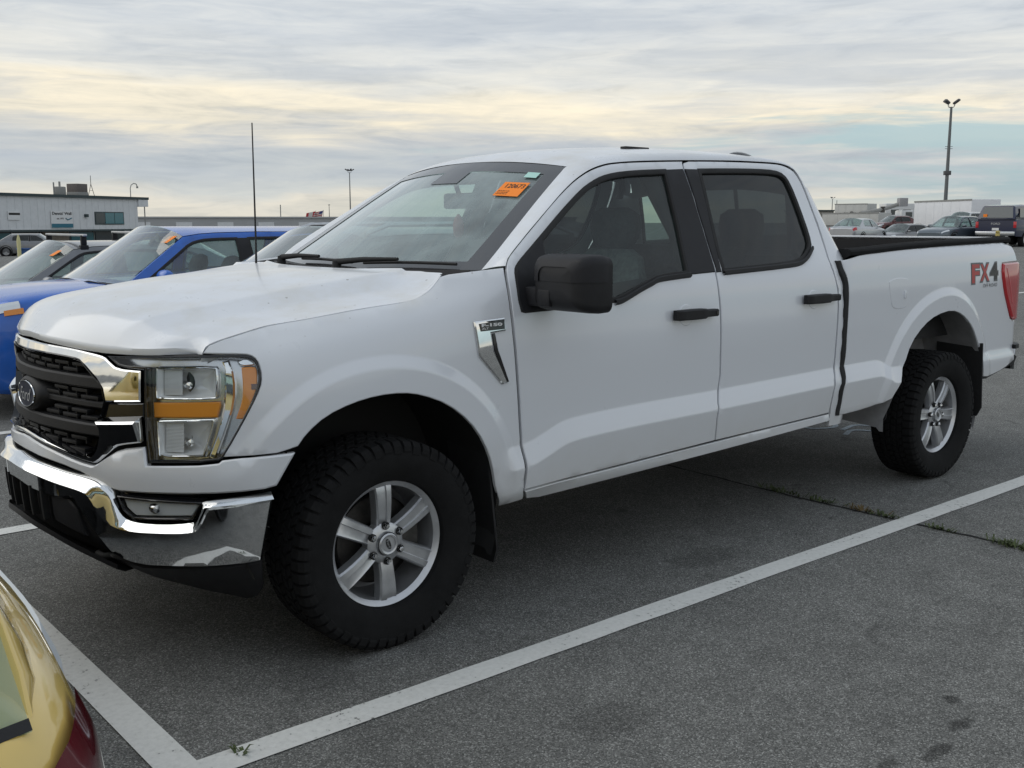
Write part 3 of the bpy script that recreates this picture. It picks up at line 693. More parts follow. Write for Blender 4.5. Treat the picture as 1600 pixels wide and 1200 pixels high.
# stock ticket and small sticker behind the glass
def on_ws(cu, cv, du, dv, off):
    """local frame on the glass: returns fn(x,y) with x along the width, y up the glass (metres)"""
    o = wsurf(cu, cv, off); ex = (wsurf(cu-.01, cv, off)-wsurf(cu+.01, cv, off)).normalized(); ey = (wsurf(cu, cv+.01, off)-wsurf(cu, cv-.01, off)).normalized()
    n = ex.cross(ey).normalized(); return lambda x, y, z=0: o+ex*x+ey*y+n*z
tk = on_ws(-.745, .725, 0, 0, .003)
a_ = R(0)
tick = MB().add([tk(-.070, -.056), tk(.070, -.056), tk(.070, .056), tk(-.070, .056), tk(-.070, -.056, .001), tk(.070, -.056, .001), tk(.070, .056, .001), tk(-.070, .056, .001)], [(0, 3, 2, 1), (4, 5, 6, 7), (0, 1, 5, 4), (1, 2, 6, 5), (2, 3, 7, 6), (3, 0, 4, 7)]).build('stock_ticket', ORANGE, ws, label='orange paper ticket with the number 120673')
text('ticket_number', '120673', lambda x, y, z: tk(x+.008, y+.024, .0018), INK, tick, .05, width=.105, height=.034, bold=.0008)
mb = MB()
for k in range(6): mb.box((0, 0, 0), (0, 0, 0)) if False else None
for r_ in range(3):
    x = -.062
    while x < -.005:
        w = random.uniform(.006, .016); mb.add([tk(x, -.020-r_*.012, .0018), tk(min(x+w, .0), -.020-r_*.012, .0018), tk(min(x+w, .0), -.015-r_*.012, .0018), tk(x, -.015-r_*.012, .0018)], [(0, 1, 2, 3)]); x += w+.004
mb.build('ticket_print', INK, tick)
st = on_ws(-.80, .875, 0, 0, .003); MB().add([st(-.035, -.022), st(.035, -.022), st(.035, .022), st(-.035, .022)], [(0, 1, 2, 3)]).build('small_sticker', MINT, ws)
# cowl and wipers
rows = []
for j in range(25):
    u = -1+2*j/24; p = wsurf(u*.99, 0.0, .0); f = Vector((-.17+.08*abs(u)**3, 0, -.030-.004*abs(u)))
    rows.append([p+Vector((.02, 0, .0)), p+Vector((-.015, 0, -.004)), p+f*.5+Vector((0, 0, -.002)), p+f, p+f+Vector((0, 0, -.05))])
MB().grid(rows).build('cowl', BLACK, TRUCK, 50)
mb = MB()
for q in (.30, .48, .66, .84):
    path = [wsurf(-.97+1.94*j/30, 0, .004)+Vector(((-.17+.08*abs(-.97+1.94*j/30)**3)*q, 0, -.030*q+.002)) for j in range(31)]
    mb.tube(path, .0055, 5)
mb.build('cowl_slats', SATIN, TRUCK, 50)
for (u0, u1) in ((-.12, -.86), (.62, -.10)):
    piv = wsurf(u0, 0, .02)+Vector((-.07, 0, -.0)); mid = wsurf(u0*.5+u1*.5, .03, .035); 
    mb = MB(); mb.tube([piv+Vector((0, 0, -.03)), piv+Vector((0, 0, .018))], [.022, .018], 10)
    mb.tube([piv+Vector((0, 0, .012)), piv.lerp(mid, .45)+Vector((0, 0, .012)), mid], [.014, .011, .007], 8)
    mb.tube([wsurf(u0+(u1-u0)*(.12+.88*k/12), .022+.012*math.sin(math.pi*k/12), .016) for k in range(13)], .0065, 6)
    mb.build('wiper', RUBBER, TRUCK, 50)
# whip aerial on the far front fender
AN = (.355, .72, 1.325)
mb = MB(); mb.tube([AN, (AN[0], AN[1], AN[2]+.02)], .012, 10); mb.tube([(AN[0], AN[1], AN[2]), (AN[0]+.003, AN[1], AN[2]+.12), (AN[0]+.006, AN[1], AN[2]+.70)], [.0062, .0048, .0030], 6)
mb.build('whip_aerial', RUBBER, TRUCK, 50)

# hood: height field between the shut lines, with a raised centre
he = OUT['fender'][:10]
hedge = by_len([body(a, b, 0) for a, b in resample(catmull(he, 4), .02, False)], 46)
# front edge follows the body plan at the lip height; hood runs back to the cowl
def hood_row(k):
    e = hedge[k]; t = k/45; row = []
    xf = e.x
    for j in range(41):
        u = -1+2*j/40; a = abs(u)
        # forward bow: strong at the nose, following the grille; gentle at the cowl
        yy = u*abs(e.y)
        row.append((u, yy))
    return e, t, row
HZC = pchip([-.93,-.90,-.86,-.80,-.70,-.5,-.28,0,.2,.4], [1.172,1.205,1.238,1.262,1.284,1.312,1.336,1.352,1.358,1.356])
HZR = pchip([-.93,-.80,-.64,-.48,-.31,-.05,.28,.45], [1.165,1.205,1.234,1.256,1.282,1.316,1.350,1.352])
HLIP = pchip([0,.3,.45,.5,.66,.8,.9], [1.133,1.120,1.113,1.111,1.113,1.120,1.122])
def hood_pt(u, v):
    """v 0 nose..1 cowl, u -1..1"""
    a = abs(u)
    i = min(int(v*45), 44); e = hedge[i].lerp(hedge[i+1], v*45-i)
    xe, ye, ze = e.x, abs(e.y), e.z
    y = u*ye
    xn = plan(nose_s(min(abs(y), .80)))[0]+.014
    xe0 = hedge[0].x
    xc = wsurf(clampv(u*.98, -1, 1), 0, 0).x-.150+.07*a**3
    vv = clampv((xe-xe0)/(hedge[-1].x-xe0))
    wgt = sstep(1.0, .84, a)
    x = xe*(1-wgt)+(xn+(xc-xn)*vv)*wgt
    zc, zr = HZC(x), HZR(x); zr = max(zr, ze+.012)
    prof = pchip([0, .35, .62, .665, .690, .765, .79, .90, 1.0], [zc, zc-(zc-zr)*.26, zr+(zc-zr)*.10+.004, zr+.004, zr-.006, ze+(zr-ze)*.36+.002, ze+(zr-ze)*.30, ze+(zr-ze)*.14, ze])
    z = prof(a)
    zf = HLIP(abs(y))+.022
    k = math.exp(-(vv/.030))
    z = z*(1-k*wgt)+zf*k*wgt
    return Vector((x, y, z))
_ns = {}
def nose_s(y):
    k = round(y, 4)
    if k not in _ns:
        lo, hi = 0.0, 1.2
        for _ in range(30):
            m = (lo+hi)/2
            if -plan(m)[1] < y: lo = m
            else: hi = m
        _ns[k] = lo
    return _ns[k]
us = sorted([-1, -.985, -.96, -.93, .93, .96, .985, 1, .665, .69, .677, .765, .778, .79, -.665, -.69, -.677, -.765, -.778, -.79]+[-.9+1.8*j/50 for j in range(51)])
vs = [0, .006, .014, .025, .04]+[.06+.94*i/46 for i in range(47)]
rows = [[hood_pt(u, v) for u in us] for v in vs]
front = [p.copy() for p in rows[0]]
lip = [[p+Vector((.000, 0, -.010)) for p in front], [Vector((p.x+.004, p.y, min(p.z-.010, HLIP(abs(p.y))))) for p in front], [Vector((p.x+.05, p.y, min(p.z-.010, HLIP(abs(p.y))))) for p in front]]
rows = lip[::-1]+rows+[[p+Vector((.0, 0, -.02)) for p in rows[-1]]]
rows = [[r[0]+Vector((0, .012, -.02))]+r+[r[-1]+Vector((0, -.012, -.02))] for r in rows]
MB().grid(rows).build('hood', WHITE, TRUCK, 38)

# headlamps
for i, sd in enumerate((1, -1)):
    f0 = fnb(0, sd); lp = smooth_poly(OUT['lamp'], 1)
    lh = []
    for key in ('lamp_up', 'lamp_lo'):
        h_ = smooth_poly(OUT[key], 1); h_ = h_ if area2(h_) > 0 else h_[::-1]; lh.append(offset_poly(resample(h_, .02), .002))
    base = panel('headlamp', lp, fnb(-.045, sd), DKCHROME, TRUCK, holes=lh, res=.03, edge=.002, depth=.01, flip=sd < 0)
    # side wall of the housing
    loop = resample(lp, .02); mb = MB(); mb.grid([[f0(a, b) for a, b in loop], [fnb(-.05, sd)(a, b) for a, b in loop]], closed=True); mb.build('housing_wall', GLOSSBLK, base, 40)
    if area2(lp) < 0: lp = lp[::-1]
    panel('lamp_border', offset_poly(lp, .0015), fnb(.001, sd), GLOSSBLK, base, holes=[offset_poly(lp, .010)], res=.03, edge=.002, depth=.008, flip=sd < 0)
    panel('lens', offset_poly(lp, .004), fnb(.0, sd), LENS, base, res=.03, edge=0, depth=.001, flip=sd < 0)
    for key in ('lamp_up', 'lamp_lo'):
        q = smooth_poly(OUT[key], 1)
        if area2(q) < 0: q = q[::-1]
        panel('chrome_bezel', q, fnb(-.022, sd), CHROME, base, holes=[offset_poly(resample(q, .02), .007)], res=.03, edge=.003, depth=.03, flip=sd < 0)
        cu = sum(p[0] for p in q)/len(q); cz = sum(p[1] for p in q)/len(q)
        inq = offset_poly(resample(q, .012), .007)
        # parabolic bowl with vertical flutes
        rows = []
        for d, sc in ((-.024, 1.0), (-.046, .9), (-.064, .7), (-.074, .42), (-.078, .15)):
            rows.append([fnb(d, sd)(cu+(a-cu)*sc, cz+(b-cz)*sc) for a, b in inq])
        mb = MB().grid(rows, closed=True); mb.F.append(tuple(range(4*len(inq), 5*len(inq)))); mb.build('reflector_bowl', FLUTE, base, 50)
        # fluted inner glass and bulb shield
        su = [p[0] for p in q]; zz = [p[1] for p in q]; mb = MB()
        u0, u1, z0, z1 = min(su)+.016, min(su)+.075, min(zz)+.014, max(zz)-.014
        nfl = 22
        for k in range(nfl):
            za = z0+(z1-z0)*k/nfl; zb = z0+(z1-z0)*(k+1)/nfl; zm = (za+zb)/2
            g = [[fnb(-.040, sd)(u, za), fnb(-.036, sd)(u, zm), fnb(-.040, sd)(u, zb)] for u in (u0+.012, u1-.01, u1+.02)]
            mb.grid(g)
        mb.build('fluted_reflector', FLUTE, base, 20)
        p = Vector(fnb(-.05, sd)(u1+.03, cz)); MB().grid(lathe([(.0, -.02), (.012, -.018), (.014, .0), (.014, .03)], 12, p)).build('bulb', CHROME, base, 40)
    panel('turn_signal', smooth_poly(OUT['lamp_amber'], 1), fnb(-.026, sd), AMBER, base, res=.02, edge=.004, depth=.02, flip=sd < 0)
    panel('side_reflector', smooth_poly(OUT['lamp_side'], 1), fnb(-.006, sd), AMBER, base, res=.02, edge=.003, depth=.02, flip=sd < 0)
    sr = OUT['lamp_side']; panel('reflector_patch', [(1.058, 1.004), (1.079, 1.004), (1.079, 1.022), (1.058, 1.022)], fnb(-.003, sd), DKLENS, base, res=.02, edge=.001, depth=.004, flip=sd < 0)
    panel('chrome_blade', smooth_poly(OUT['lamp_c'], 1), fnb(-.018, sd), CHROME, base, res=.02, edge=.006, depth=.03, flip=sd < 0)
    panel('chrome_blade', smooth_poly(OUT['lamp_c2'], 1), fnb(-.012, sd), CHROME, base, res=.02, edge=.003, depth=.02, flip=sd < 0)
def full(P):
    """half outline traced from the middle outwards and back -> whole, mirrored about the centre line"""
    P = [(max(a, 0.0), b) for a, b in P]; P[0] = (0.0, P[0][1]+.001); P[-1] = (0.0, P[-1][1]-.001)
    return P+[(-a, b) for a, b in P[::-1] if a > 1e-6]
# grille
GR = root('grille', (0, 0, 0), parent=TRUCK)
def fix0(P, i0, i1):
    P = [tuple(p) for p in P]; return P
up = full(OUT['gr_up']); lo = OUT['gr_lo']
panel('chrome_frame', smooth_poly(up, 1), fnb(.012), CHROME, GR, res=.025, edge=.005, depth=.05)
# lower chrome bracket: traced from bracket to centre bar; reorder so it starts and ends in the middle
lo_o = lo[1:11]; lo_i = lo[11:]
lower = full([lo[10]]+lo[9:0:-1]+[lo[0]]+lo[-1:11:-1]+[lo[11]])
panel('chrome_frame', smooth_poly(lower, 1), lambda s, z: body(s, z, .016+.32*(z-.80)), CHROME, GR, res=.02, edge=.007, depth=.05)
gh = full(OUT['gr_hole'])
if area2(gh) < 0: gh = gh[::-1]
panel('grille_mesh_back', offset_poly(gh, -.01), fnb(-.075), UNDER, GR, res=.04, edge=0, depth=.002)
loop = resample(gh, .02); MB().grid([[body(a, b, .014) for a, b in loop], [body(a, b, -.075) for a, b in loop]], closed=True).build('grille_surround', GLOSSBLK, GR, 40)
zs_top = max(b for a, b in gh); zs_bot = min(b for a, b in gh)
def gh_span(z):
    xs = []
    n = len(gh)
    for i in range(n):
        (a, b), (c, d) = gh[i], gh[(i+1) % n]
        if (b-z)*(d-z) < 0: xs.append(a+(c-a)*(z-b)/(d-b))
    return max(abs(x) for x in xs) if xs else .3
def gbar(z, h, dep, back, name, m, ext=0.0):
    s1 = gh_span(z)+ext; rows = []
    for k in range(41):
        s = -s1+2*s1*k/40
        rows.append([body(s, z+h, back), body(s, z+h, dep-.006), body(s, z+h-.006, dep), body(s, z-h+.006, dep), body(s, z-h, dep-.006), body(s, z-h, back)])
    MB().grid(rows).build(name, m, GR, 30)
gbar(1.008, .021, .004, -.06, 'grille_bar', BLACK)
gbar(.846, .021, .004, -.06, 'grille_bar', BLACK)
gbar(.927, .013, -.022, -.06, 'grille_bar', BLACK)
for sd in (1, -1):
    panel('grille_bar_end', OUT['gr_mid'], fnb(.0, sd), GLOSSBLK, GR, res=.03, edge=.005, depth=.05, flip=sd < 0)
# rows of slotted bricks
proto = None
for zrow, off_ in ((1.060, 0), (1.040, 1), (.972, 0), (.951, 1), (.900, 0), (.879, 1), (.806, 0), (.786, 1), (.766, 0)):
    sp = gh_span(zrow)-.02; n = int(sp/.118)
    for k in range(-n-1, n+2):
        s = k*.118+(.059 if off_ else 0)
        if abs(s)+.05 > sp: continue
        if abs(s) < .16 and .85 < zrow < 1.0: continue
        p = Vector(body(s, zrow, -.030)); q = Vector(body(s+.01, zrow, -.030)); r_ = math.atan2(-(q.x-p.x), -(p.y-q.y)) if True else 0
        if proto is None:
            mb = MB(); mb.box((-.012, -.046, -.0065), (.022, .046, .0065), bev=.003); mb.box((-.004, -.034, -.020), (.016, -.028, .0)); mb.box((-.004, .028, -.020), (.016, .034, .0))
            proto = mb.build('grille_slat', BLACK, GR, 40); o = proto
        else: o = proto.copy(); COL.objects.link(o)
        t = Vector((q.x-p.x, q.y-p.y, 0)).normalized(); o.location = p; o.rotation_euler = (0, 0, math.atan2(-t.x, -t.y) if s < 99 else 0); o.rotation_euler = (0, 0, math.atan2(t.x, -t.y))
# oval badge on a black boss
rows = []
for r_, d in ((1.45, -.045), (1.25, .0), (1.10, .010), (1.0, .012)):
    rows.append([body(.102*r_*math.cos(t), .927+.050*r_*math.sin(t), d) for t in [2*math.pi*k/40 for k in range(40)]])
em = MB().grid(rows, closed=True).build('badge_boss', BLACK, GR, 50)
rows = []
for r_, d in ((1.0, .014), (.985, .017), (.945, .017), (.93, .014)): rows.append([body(.100*r_*math.cos(t), .927+.0485*r_*math.sin(t), d) for t in [2*math.pi*k/40 for k in range(40)]])
MB().grid(rows, closed=True).build('badge_rim', CHROME, em, 50)
NAVY = mat('badge_navy', (.006, .010, .030), .45, spec=.3)
mb = MB(); mb.add([body(.0945*math.cos(t), .927+.0458*math.sin(t), .015) for t in [2*math.pi*k/40 for k in range(40)]], [tuple(range(40))]); mb.build('badge_face', NAVY, em)
text('badge_script', 'Ford', lambda x, y, z: body(x, .925+y, .0160), ALLOY, em, .075, width=.125, height=.046, shear=.35)

# painted lower fascia and bumper
fa = full(OUT['fascia']); panel('front_fascia', smooth_poly(fa, 1), fnb(.006), WHITE, TRUCK, res=.028, edge=.006, depth=.03)
BUMP = root('front_bumper', (0, 0, 0), parent=TRUCK)
fb = fnb(0, 1, bump)
def full2(P):
    P = [tuple(p) for p in P]; h = [(0.0, P[0][1]+.010)]+P+[(0.0, P[-1][1]+.010)]
    return h+[(-a, b) for a, b in P[::-1]]
lt, ll = OUT['bm_strip'][:11], OUT['bm_strip'][11:][::-1]
lt = [(0.0, lt[0][1]+.008)]+lt; ll = [(0.0, ll[0][1]+.008)]+ll
A = by_len([(a, b, 0) for a, b in catmull(lt, 5)], 70); B = by_len([(a, b, 0) for a, b in catmull(ll, 5)], 70); rows = []
for a, b in zip(A, B):
    r_ = []
    for t, e in ((0, -.05), (0, -.014), (.12, -.006), (.5, .004), (.85, .016), (.97, .019), (1.04, .015), (1.1, -.01)): q_ = a.lerp(b, t); r_.append((q_.x, q_.y, e))
    rows.append(r_)
rows = [[(-x, y, e) for x, y, e in r] for r in rows[:0:-1]]+rows
MB().grid([[bump(x, y, e) for x, y, e in r] for r in rows]).build('chrome_lip', CHROME, BUMP, 50)
panel('chrome_face', smooth_poly(full2(OUT['bm_main']), 1), lambda s, z: bump(s, z, .0), CHROME, BUMP, res=.022, edge=.008, depth=.05)
panel('lower_valance', smooth_poly(full2(OUT['bm_valance']), 1), lambda s, z: bump(s, z, -.025), BLACK, BUMP, res=.03, edge=.006, depth=.06)
for sd in (1, -1):
    q = OUT['bm_fog']; g = lambda e: fnb(e, sd, bump)
    panel('fog_recess', q, g(-.05), GLOSSBLK, BUMP, res=.03, edge=.002, depth=.02, flip=sd < 0)
    if area2(q) < 0: q = q[::-1]
    qi = offset_poly(q, .013); fg = panel('fog_lamp', qi, g(-.026), FLUTE, BUMP, res=.015, edge=.004, depth=.02, flip=sd < 0)
    panel('fog_lens', offset_poly(q, .010), g(-.014), LENS, fg, res=.03, edge=.0, depth=.001, flip=sd < 0)
    panel('fog_bezel', offset_poly(q, .004), g(-.010), GLOSSBLK, fg, holes=[offset_poly(q, .011)], res=.03, edge=.003, depth=.03, flip=sd < 0)
    c = (sum(p[0] for p in q)/len(q)+.01, sum(p[1] for p in q)/len(q)+.004); p = Vector(g(-.022)(*c))
    MB().grid(lathe([(.0, -.008), (.013, -.005), (.017, .003), (.018, .02)], 20, p)).build('fog_bulb', DKCHROME, fg, 40)
    panel('air_dam', OUT['bm_dam'], g(-.012), BLACK, BUMP, res=.03, edge=.006, depth=.03, flip=sd < 0)
    # tow hook
    p = Vector(bump(.48, .405, -.06)); p.y *= sd
    mb = MB(); mb.tube([p+Vector((.06, -.035, 0)), p+Vector((-.02, -.038, 0)), p+Vector((-.05, -.02, 0)), p+Vector((-.055, .02, 0)), p+Vector((-.02, .038, 0)), p+Vector((.06, .035, 0))], .011, 8); mb.build('tow_hook', UNDER, BUMP, 50)
# lower intake: ribs and closed shutters
va = OUT['bm_valance']
for sd in (1, -1):
    for s in (.05, .13, .21):
        rows = [[bump(sd*s-.006, z, e) for e in (-.02, .004)]+[bump(sd*s+.006, z, e) for e in (.004, -.02)] for z in (.50, .54, .58, .61)]
        MB().grid(rows).build('intake_rib', RUBBER, BUMP, 40)
for sd in (1, -1):
    panel('intake_shutter', [(.25, .50), (.43, .47), (.40, .57), (.36, .60), (.25, .615)], fnb(-.012, sd, bump), SATIN, BUMP, res=.03, edge=.006, depth=.02, flip=sd < 0)
rows = []
for k in range(41):
    s = -.56+1.12*k/40; rows.append([bump(s, .500-.11*(abs(s)/.56)**1.6, .012), bump(s, .482-.11*(abs(s)/.56)**1.6, .022), bump(s, .455-.10*(abs(s)/.56)**1.6, .0), bump(s, .440-.09*(abs(s)/.56)**1.6, -.10)])
MB().grid(rows).build('lower_lip', BLACK, BUMP, 40)
# backing so the nose is not hollow
mb = MB(); mb.box((-.62, -.72, .42), (-.40, .72, 1.10)); mb.build('radiator_core', UNDER, TRUCK)

# side badge: chrome vent blade
for i, sd in enumerate((1, -1)):
    q = OUT['badge']
    bd = panel('fender_badge', smooth_poly(q, 0), fnb(.010, sd), CHROME, fenders[i], res=.02, edge=.005, depth=.012, flip=sd < 0)
    (s0, z0), (s1, z1), (s2, z2) = q[0], q[1], q[2]
    pq = [(s0+.020, z0-.010), (s1-.006, z1-.008), (s2-.008, z2+.006), (s0+.026, z2+.004)]
    pl = panel('badge_plate', pq, fnb(.012, sd), GLOSSBLK, bd, res=.03, edge=.001, depth=.003, flip=sd < 0)
    cs = sum(p[0] for p in pq)/4; cz = sum(p[1] for p in pq)/4; ww = pq[1][0]-pq[0][0]; hh = (pq[0][1]-pq[3][1])
    text('badge_letters', 'F-150', lambda x, y, z: fnb(.0125+z, sd)(cs+(x if sd > 0 else -x)-.003, cz+hh*.18+y), PWHITE, pl, .04, width=ww*.80, height=hh*.42, bold=.0016, extrude=.001)
    text('badge_letters', 'XLT', lambda x, y, z: fnb(.0125+z, sd)(cs-ww*.30+(x if sd > 0 else -x), cz-hh*.26+y), PWHITE, pl, .03, width=ww*.26, height=hh*.26, extrude=.001)
    vent = [(q[3][0]+.008, q[3][1]-.004), (q[3][0]+.024, q[3][1]-.002), (q[4][0]+.026, q[4][1]), (q[5][0]+.010, q[5][1]+.004), (q[5][0]-.002, q[5][1]+.002), (q[4][0]+.006, q[4][1])]
    panel('vent_slot', vent, fnb(.004, sd), GLOSSBLK, bd, res=.03, edge=.002, depth=.008, flip=sd < 0)

# rear quarter: lamp, badge, rail caps, bumper
FXRED = mat('badge_red', (.50, .05, .045), .35); FXGR = mat('badge_grey', (.12, .12, .13), .35)
for i, sd in enumerate((1, -1)):
    tl = [(tail[0][0], 1.288), (tail[1][0], tail[1][1]), (tail[2][0], tail[2][1]), (tail[3][0], tail[3][1]), (tail[4][0]-.01, .912), (s_end+.060, .905), (s_end+.10, .95), (s_end+.13, 1.10), (s_end+.13, 1.25), (s_end+.09, 1.292)]
    f = lambda s, z: fnb(.016*sstep(0, .02, 1), sd)(s, z)
    lampo = panel('tail_lamp', smooth_poly(tl, 1), fnb(.014, sd), REDL, TRUCK, res=.02, edge=.010, depth=.04, flip=sd < 0)
    panel('light_pipe', [(tail[1][0]+.045, 1.262), (tail[1][0]+.062, 1.262), (tail[3][0]+.045, 1.02), (tail[3][0]+.028, 1.02)], fnb(.0165, sd), mat('light_pipe', (.62, .10, .11), .2, coat=.6) if 'light_pipe' not in MATS else MATS['light_pipe'], lampo, res=.02, edge=.003, depth=.006, flip=sd < 0)
    panel('reverse_lens', [(s_end+.035, 1.06), (s_end+.11, 1.04), (s_end+.12, 1.13), (s_end+.05, 1.16)], fnb(.016, sd), DKLENS, lampo, res=.02, edge=.004, depth=.006, flip=sd < 0)
    fx = OUT['fx4']; s0 = fx[0][0]; s1 = fx[1][0]; zc = sum(p[1] for p in fx)/4; L = s1-s0
    def put_txt(name, t, c, w, h, m, e, zz, par, **k):
        return text(name, t, lambda x, y, z: fnb(e, sd)(c+(x if sd > 0 else -x), zz+y), m, par, .2, width=w, height=h, **k)
    c = (s0+s1)/2
    cF, cX, c4 = c-L*.33, c-L*.02, c+L*.32
    g1 = put_txt('decal_outline', 'F', cF, L*.30, .135, FXGR, .0016, zc+.008, beds[i], bold=.014)
    put_txt('decal_outline', 'X', cX, L*.36, .125, FXGR, .0016, zc+.012, beds[i], bold=.014); put_txt('decal_outline', '4', c4, L*.34, .125, FXGR, .0016, zc+.014, beds[i], bold=.014)
    put_txt('decal_letters', 'F', cF, L*.25, .115, FXRED, .0024, zc+.008, beds[i], bold=.006); put_txt('decal_letters', 'X', cX, L*.31, .105, FXRED, .0024, zc+.012, beds[i], bold=.006)
    put_txt('decal_letters', '4', c4, L*.28, .105, STEEL, .0024, zc+.014, beds[i], bold=.008)
    put_txt('decal_small', 'OFF ROAD', c+L*.18, L*.52, .022, FXGR, .0020, zc-.070, beds[i])
    # rail cap
    rows = []
    for k in range(33):
        x = 2.955+(4.945-2.955)*k/32; z = pchip([2.9, 3.1, 3.5, 4.0, 4.5, 4.95], [1.377, 1.381, 1.398, 1.412, 1.420, 1.425])(x)
        yb = body(SX(x), z-.002)[1]; q = [(yb-.006, z-.004), (yb-.009, z+.014), (yb-.002, z+.024), (yb+.012, z+.030), (yb+.030, z+.026), (yb+.036, z+.031), (yb+.060, z+.031), (yb+.066, z+.026), (yb+.085, z+.026), (yb+.098, z+.012), (yb+.100, z-.06)]
        row = [Vector((x, a*sd, b)) for a, b in q]; rows.append(row if sd > 0 else row[::-1])
    mb = MB().grid(rows); n = len(rows[0]); mb.F.append(tuple(range(n))); mb.F.append(tuple(range(32*n, 33*n))[::-1]); mb.build('rail_cap', RAIL, TRUCK, 40)
    # black seal between cab and bed
    rows = []
    gb = OUT['bed'][:12]
    for a, b in resample(catmull(gb, 4), .03, False):
        p = Vector(body(a, b, 0)); w = .050 if b > .8 else .044
        w += .004*math.sin(b*60)
        q = [p+Vector((-w, .02, 0)), p+Vector((-w+.006, -.004, 0)), p+Vector((-w*.5, -.010, 0)), p+Vector((-.008, -.004, 0)), p+Vector((-.004, .03, 0))]
        rows.append([v if sd > 0 else Vector((v.x, -v.y, v.z)) for v in (q if sd > 0 else q[::-1])])
    MB().grid(rows).build('bed_gap_seal', RUBBER, TRUCK, 50)
    # mud flaps
    for nm, x0, yo, w_, z0, z1 in (('mud_flap', 4.40, 1.012, .30, .80, .33), ('mud_flap', .455, .962, .26, .72, .20), ('mud_flap', 3.40, .93, .22, .62, .40)):
        mb = MB(); zz = [z0, z0-.03]+[z0+(z1-z0)*k/8 for k in range(1, 9)]
        rows = []
        for z in zz:
            cut = .03*max(0, (z1+.05-z)/.05)**2; xx = x0+.06*(z0-z)/(z0-z1) if nm and x0 != 4.40 else x0+.045*(z0-z)/(z0-z1)
            o_ = yo-cut-(.0 if x0 != 4.40 else 0); rows.append([(xx, -sd*(yo-w_), z), (xx, -sd*o_, z), (xx+.010, -sd*o_, z), (xx+.010, -sd*(yo-w_), z)])
        mb.grid(rows, closed=True); mb.F.append((0, 1, 2, 3)); n_ = len(rows)*4; mb.F.append((n_-4, n_-3, n_-2, n_-1)); mb.build(nm, RUBBER, TRUCK, 30)
    # wheel housings
    for (c, Rf, m, xr, yin) in ((ARCH_F, R_F, UNDER, 0, .52), (ARCH_R, R_R, GREYIN, 1, .60)):
        rows = []
        for k in range(31):
            a = -20+(205)*k/30; r_ = Rf(a)-.004; x, z = c[0]+(r_+.01)*math.cos(R(a)), c[1]+(r_+.01)*math.sin(R(a))
            ye = -body(SX(x), max(z, .45))[1] if z > .4 else .97
            row = [Vector((x, -sd*(ye-.006), z)), Vector((x, -sd*(ye-.03), z)), Vector((x, -sd*(ye-.05), z+.02)), Vector((x, -sd*yin, z+.04))]; rows.append(row if sd < 0 else row[::-1])
        MB().grid(rows).build('wheel_housing', m, TRUCK, 50)
        mb = MB(); mb.box((c[0]-.62, -sd*yin-.01, .42), (c[0]+.58, -sd*yin+.01, 1.06)); mb.build('inner_fender', m, TRUCK)
    # rear bumper end
    mb = MB(); q = [(4.99, -.955), (5.06, -.945), (5.13, -.90), (5.17, -.80), (5.19, -.5), (5.19, 0), (5.08, 0), (5.06, -.80), (4.99, -.90)]
    z0, z1 = .575, .715
    mb.prism([(a, b*sd) for a, b in (q if sd > 0 else q[::-1])], lambda u, v: (u, v, z0+.03*max(0, (5.1-u))), lambda u, v: (u, v, z1)); mb.build('rear_bumper', CHROME, TRUCK, 40)
    mb = MB(); mb.prism([(a+.004, b*sd*1.002) for a, b in (q if sd > 0 else q[::-1])], lambda u, v: (u, v, z1+.001), lambda u, v: (u-.004, v, z1+.028)); mb.build('bumper_step_pad', BLACK, TRUCK, 40)
    mb = MB(); mb.prism([(4.49, .556), (4.60, .553), (4.99, .622), (5.02, .66), (4.99, .675), (4.6, .60), (4.49, .585)], lambda u, v: (u, -sd*.955, v), lambda u, v: (u, -sd*.90, v)); mb.build('bed_lower_edge', BLACK, TRUCK)
# tailgate, bed box
rows = [[(5.03-.035*max(0, (z-1.25)/.18), y, z) for y in (-.80, -.6, -.3, 0, .3, .6, .80)] for z in (.72, .9, 1.1, 1.25, 1.38, 1.44)]
mb = MB().grid(rows); mb.box((4.93, -.80, 1.44), (5.0, .80, 1.452), bev=.003); tg = mb.build('tailgate', WHITE, TRUCK, 40)
MB().box((4.90, -.79, .86), (4.955, .79, 1.43)).build('tailgate_inner', BLACK, tg)
LINER = mat('bed_liner', (.022, .022, .023), .6, vary=.3, vscale=10, bump=.3, bscale=120)
mb = MB(); mb.box((2.99, -.80, .84), (4.93, .80, .86)); mb.box((2.98, -.84, .84), (3.0, .84, 1.36)); mb.build('bed_floor', LINER, TRUCK)
for sd in (1, -1):
    rows = [[(3.0, sd*y, z), (3.9, sd*y, z+.012*(z > 1)), (4.92, sd*y, z+.03*(z > 1))] for y, z in ((.80, .86), (.80, 1.05), (.815, 1.10), (.815, 1.22), (.80, 1.25), (.80, 1.35), (.86, 1.37))]
    MB().grid(rows).build('bed_wall', LINER, TRUCK, 30)
MB().box((4.80, -.875, 1.452), (4.90, -.835, 1.46)).build('rail_pocket', RUBBER, TRUCK)
# yellow strap buckle on the tail end of the rail
YEL = mat('yellow_plastic', (.62, .50, .16), .5)
mb = MB(); Mx = Matrix.Translation((4.955, -.80, 1.430)) @ Matrix.Diagonal((.9, .9, .72, 1)) @ Matrix.Rotation(R(20), 4, 'Z')
for a, b in (((-.04, -.012, 0), (-.022, .012, .085)), ((.022, -.012, 0), (.04, .012, .085)), ((-.04, -.012, .06), (.04, .012, .088)), ((-.04, -.012, -.002), (.04, .012, .035))): mb.box(a, b, Mx, bev=.004)
mb.build('ratchet_handle', YEL, None, 40, label='small pale yellow plastic handle on the tail end of the pickup bed rail', cat='handle')

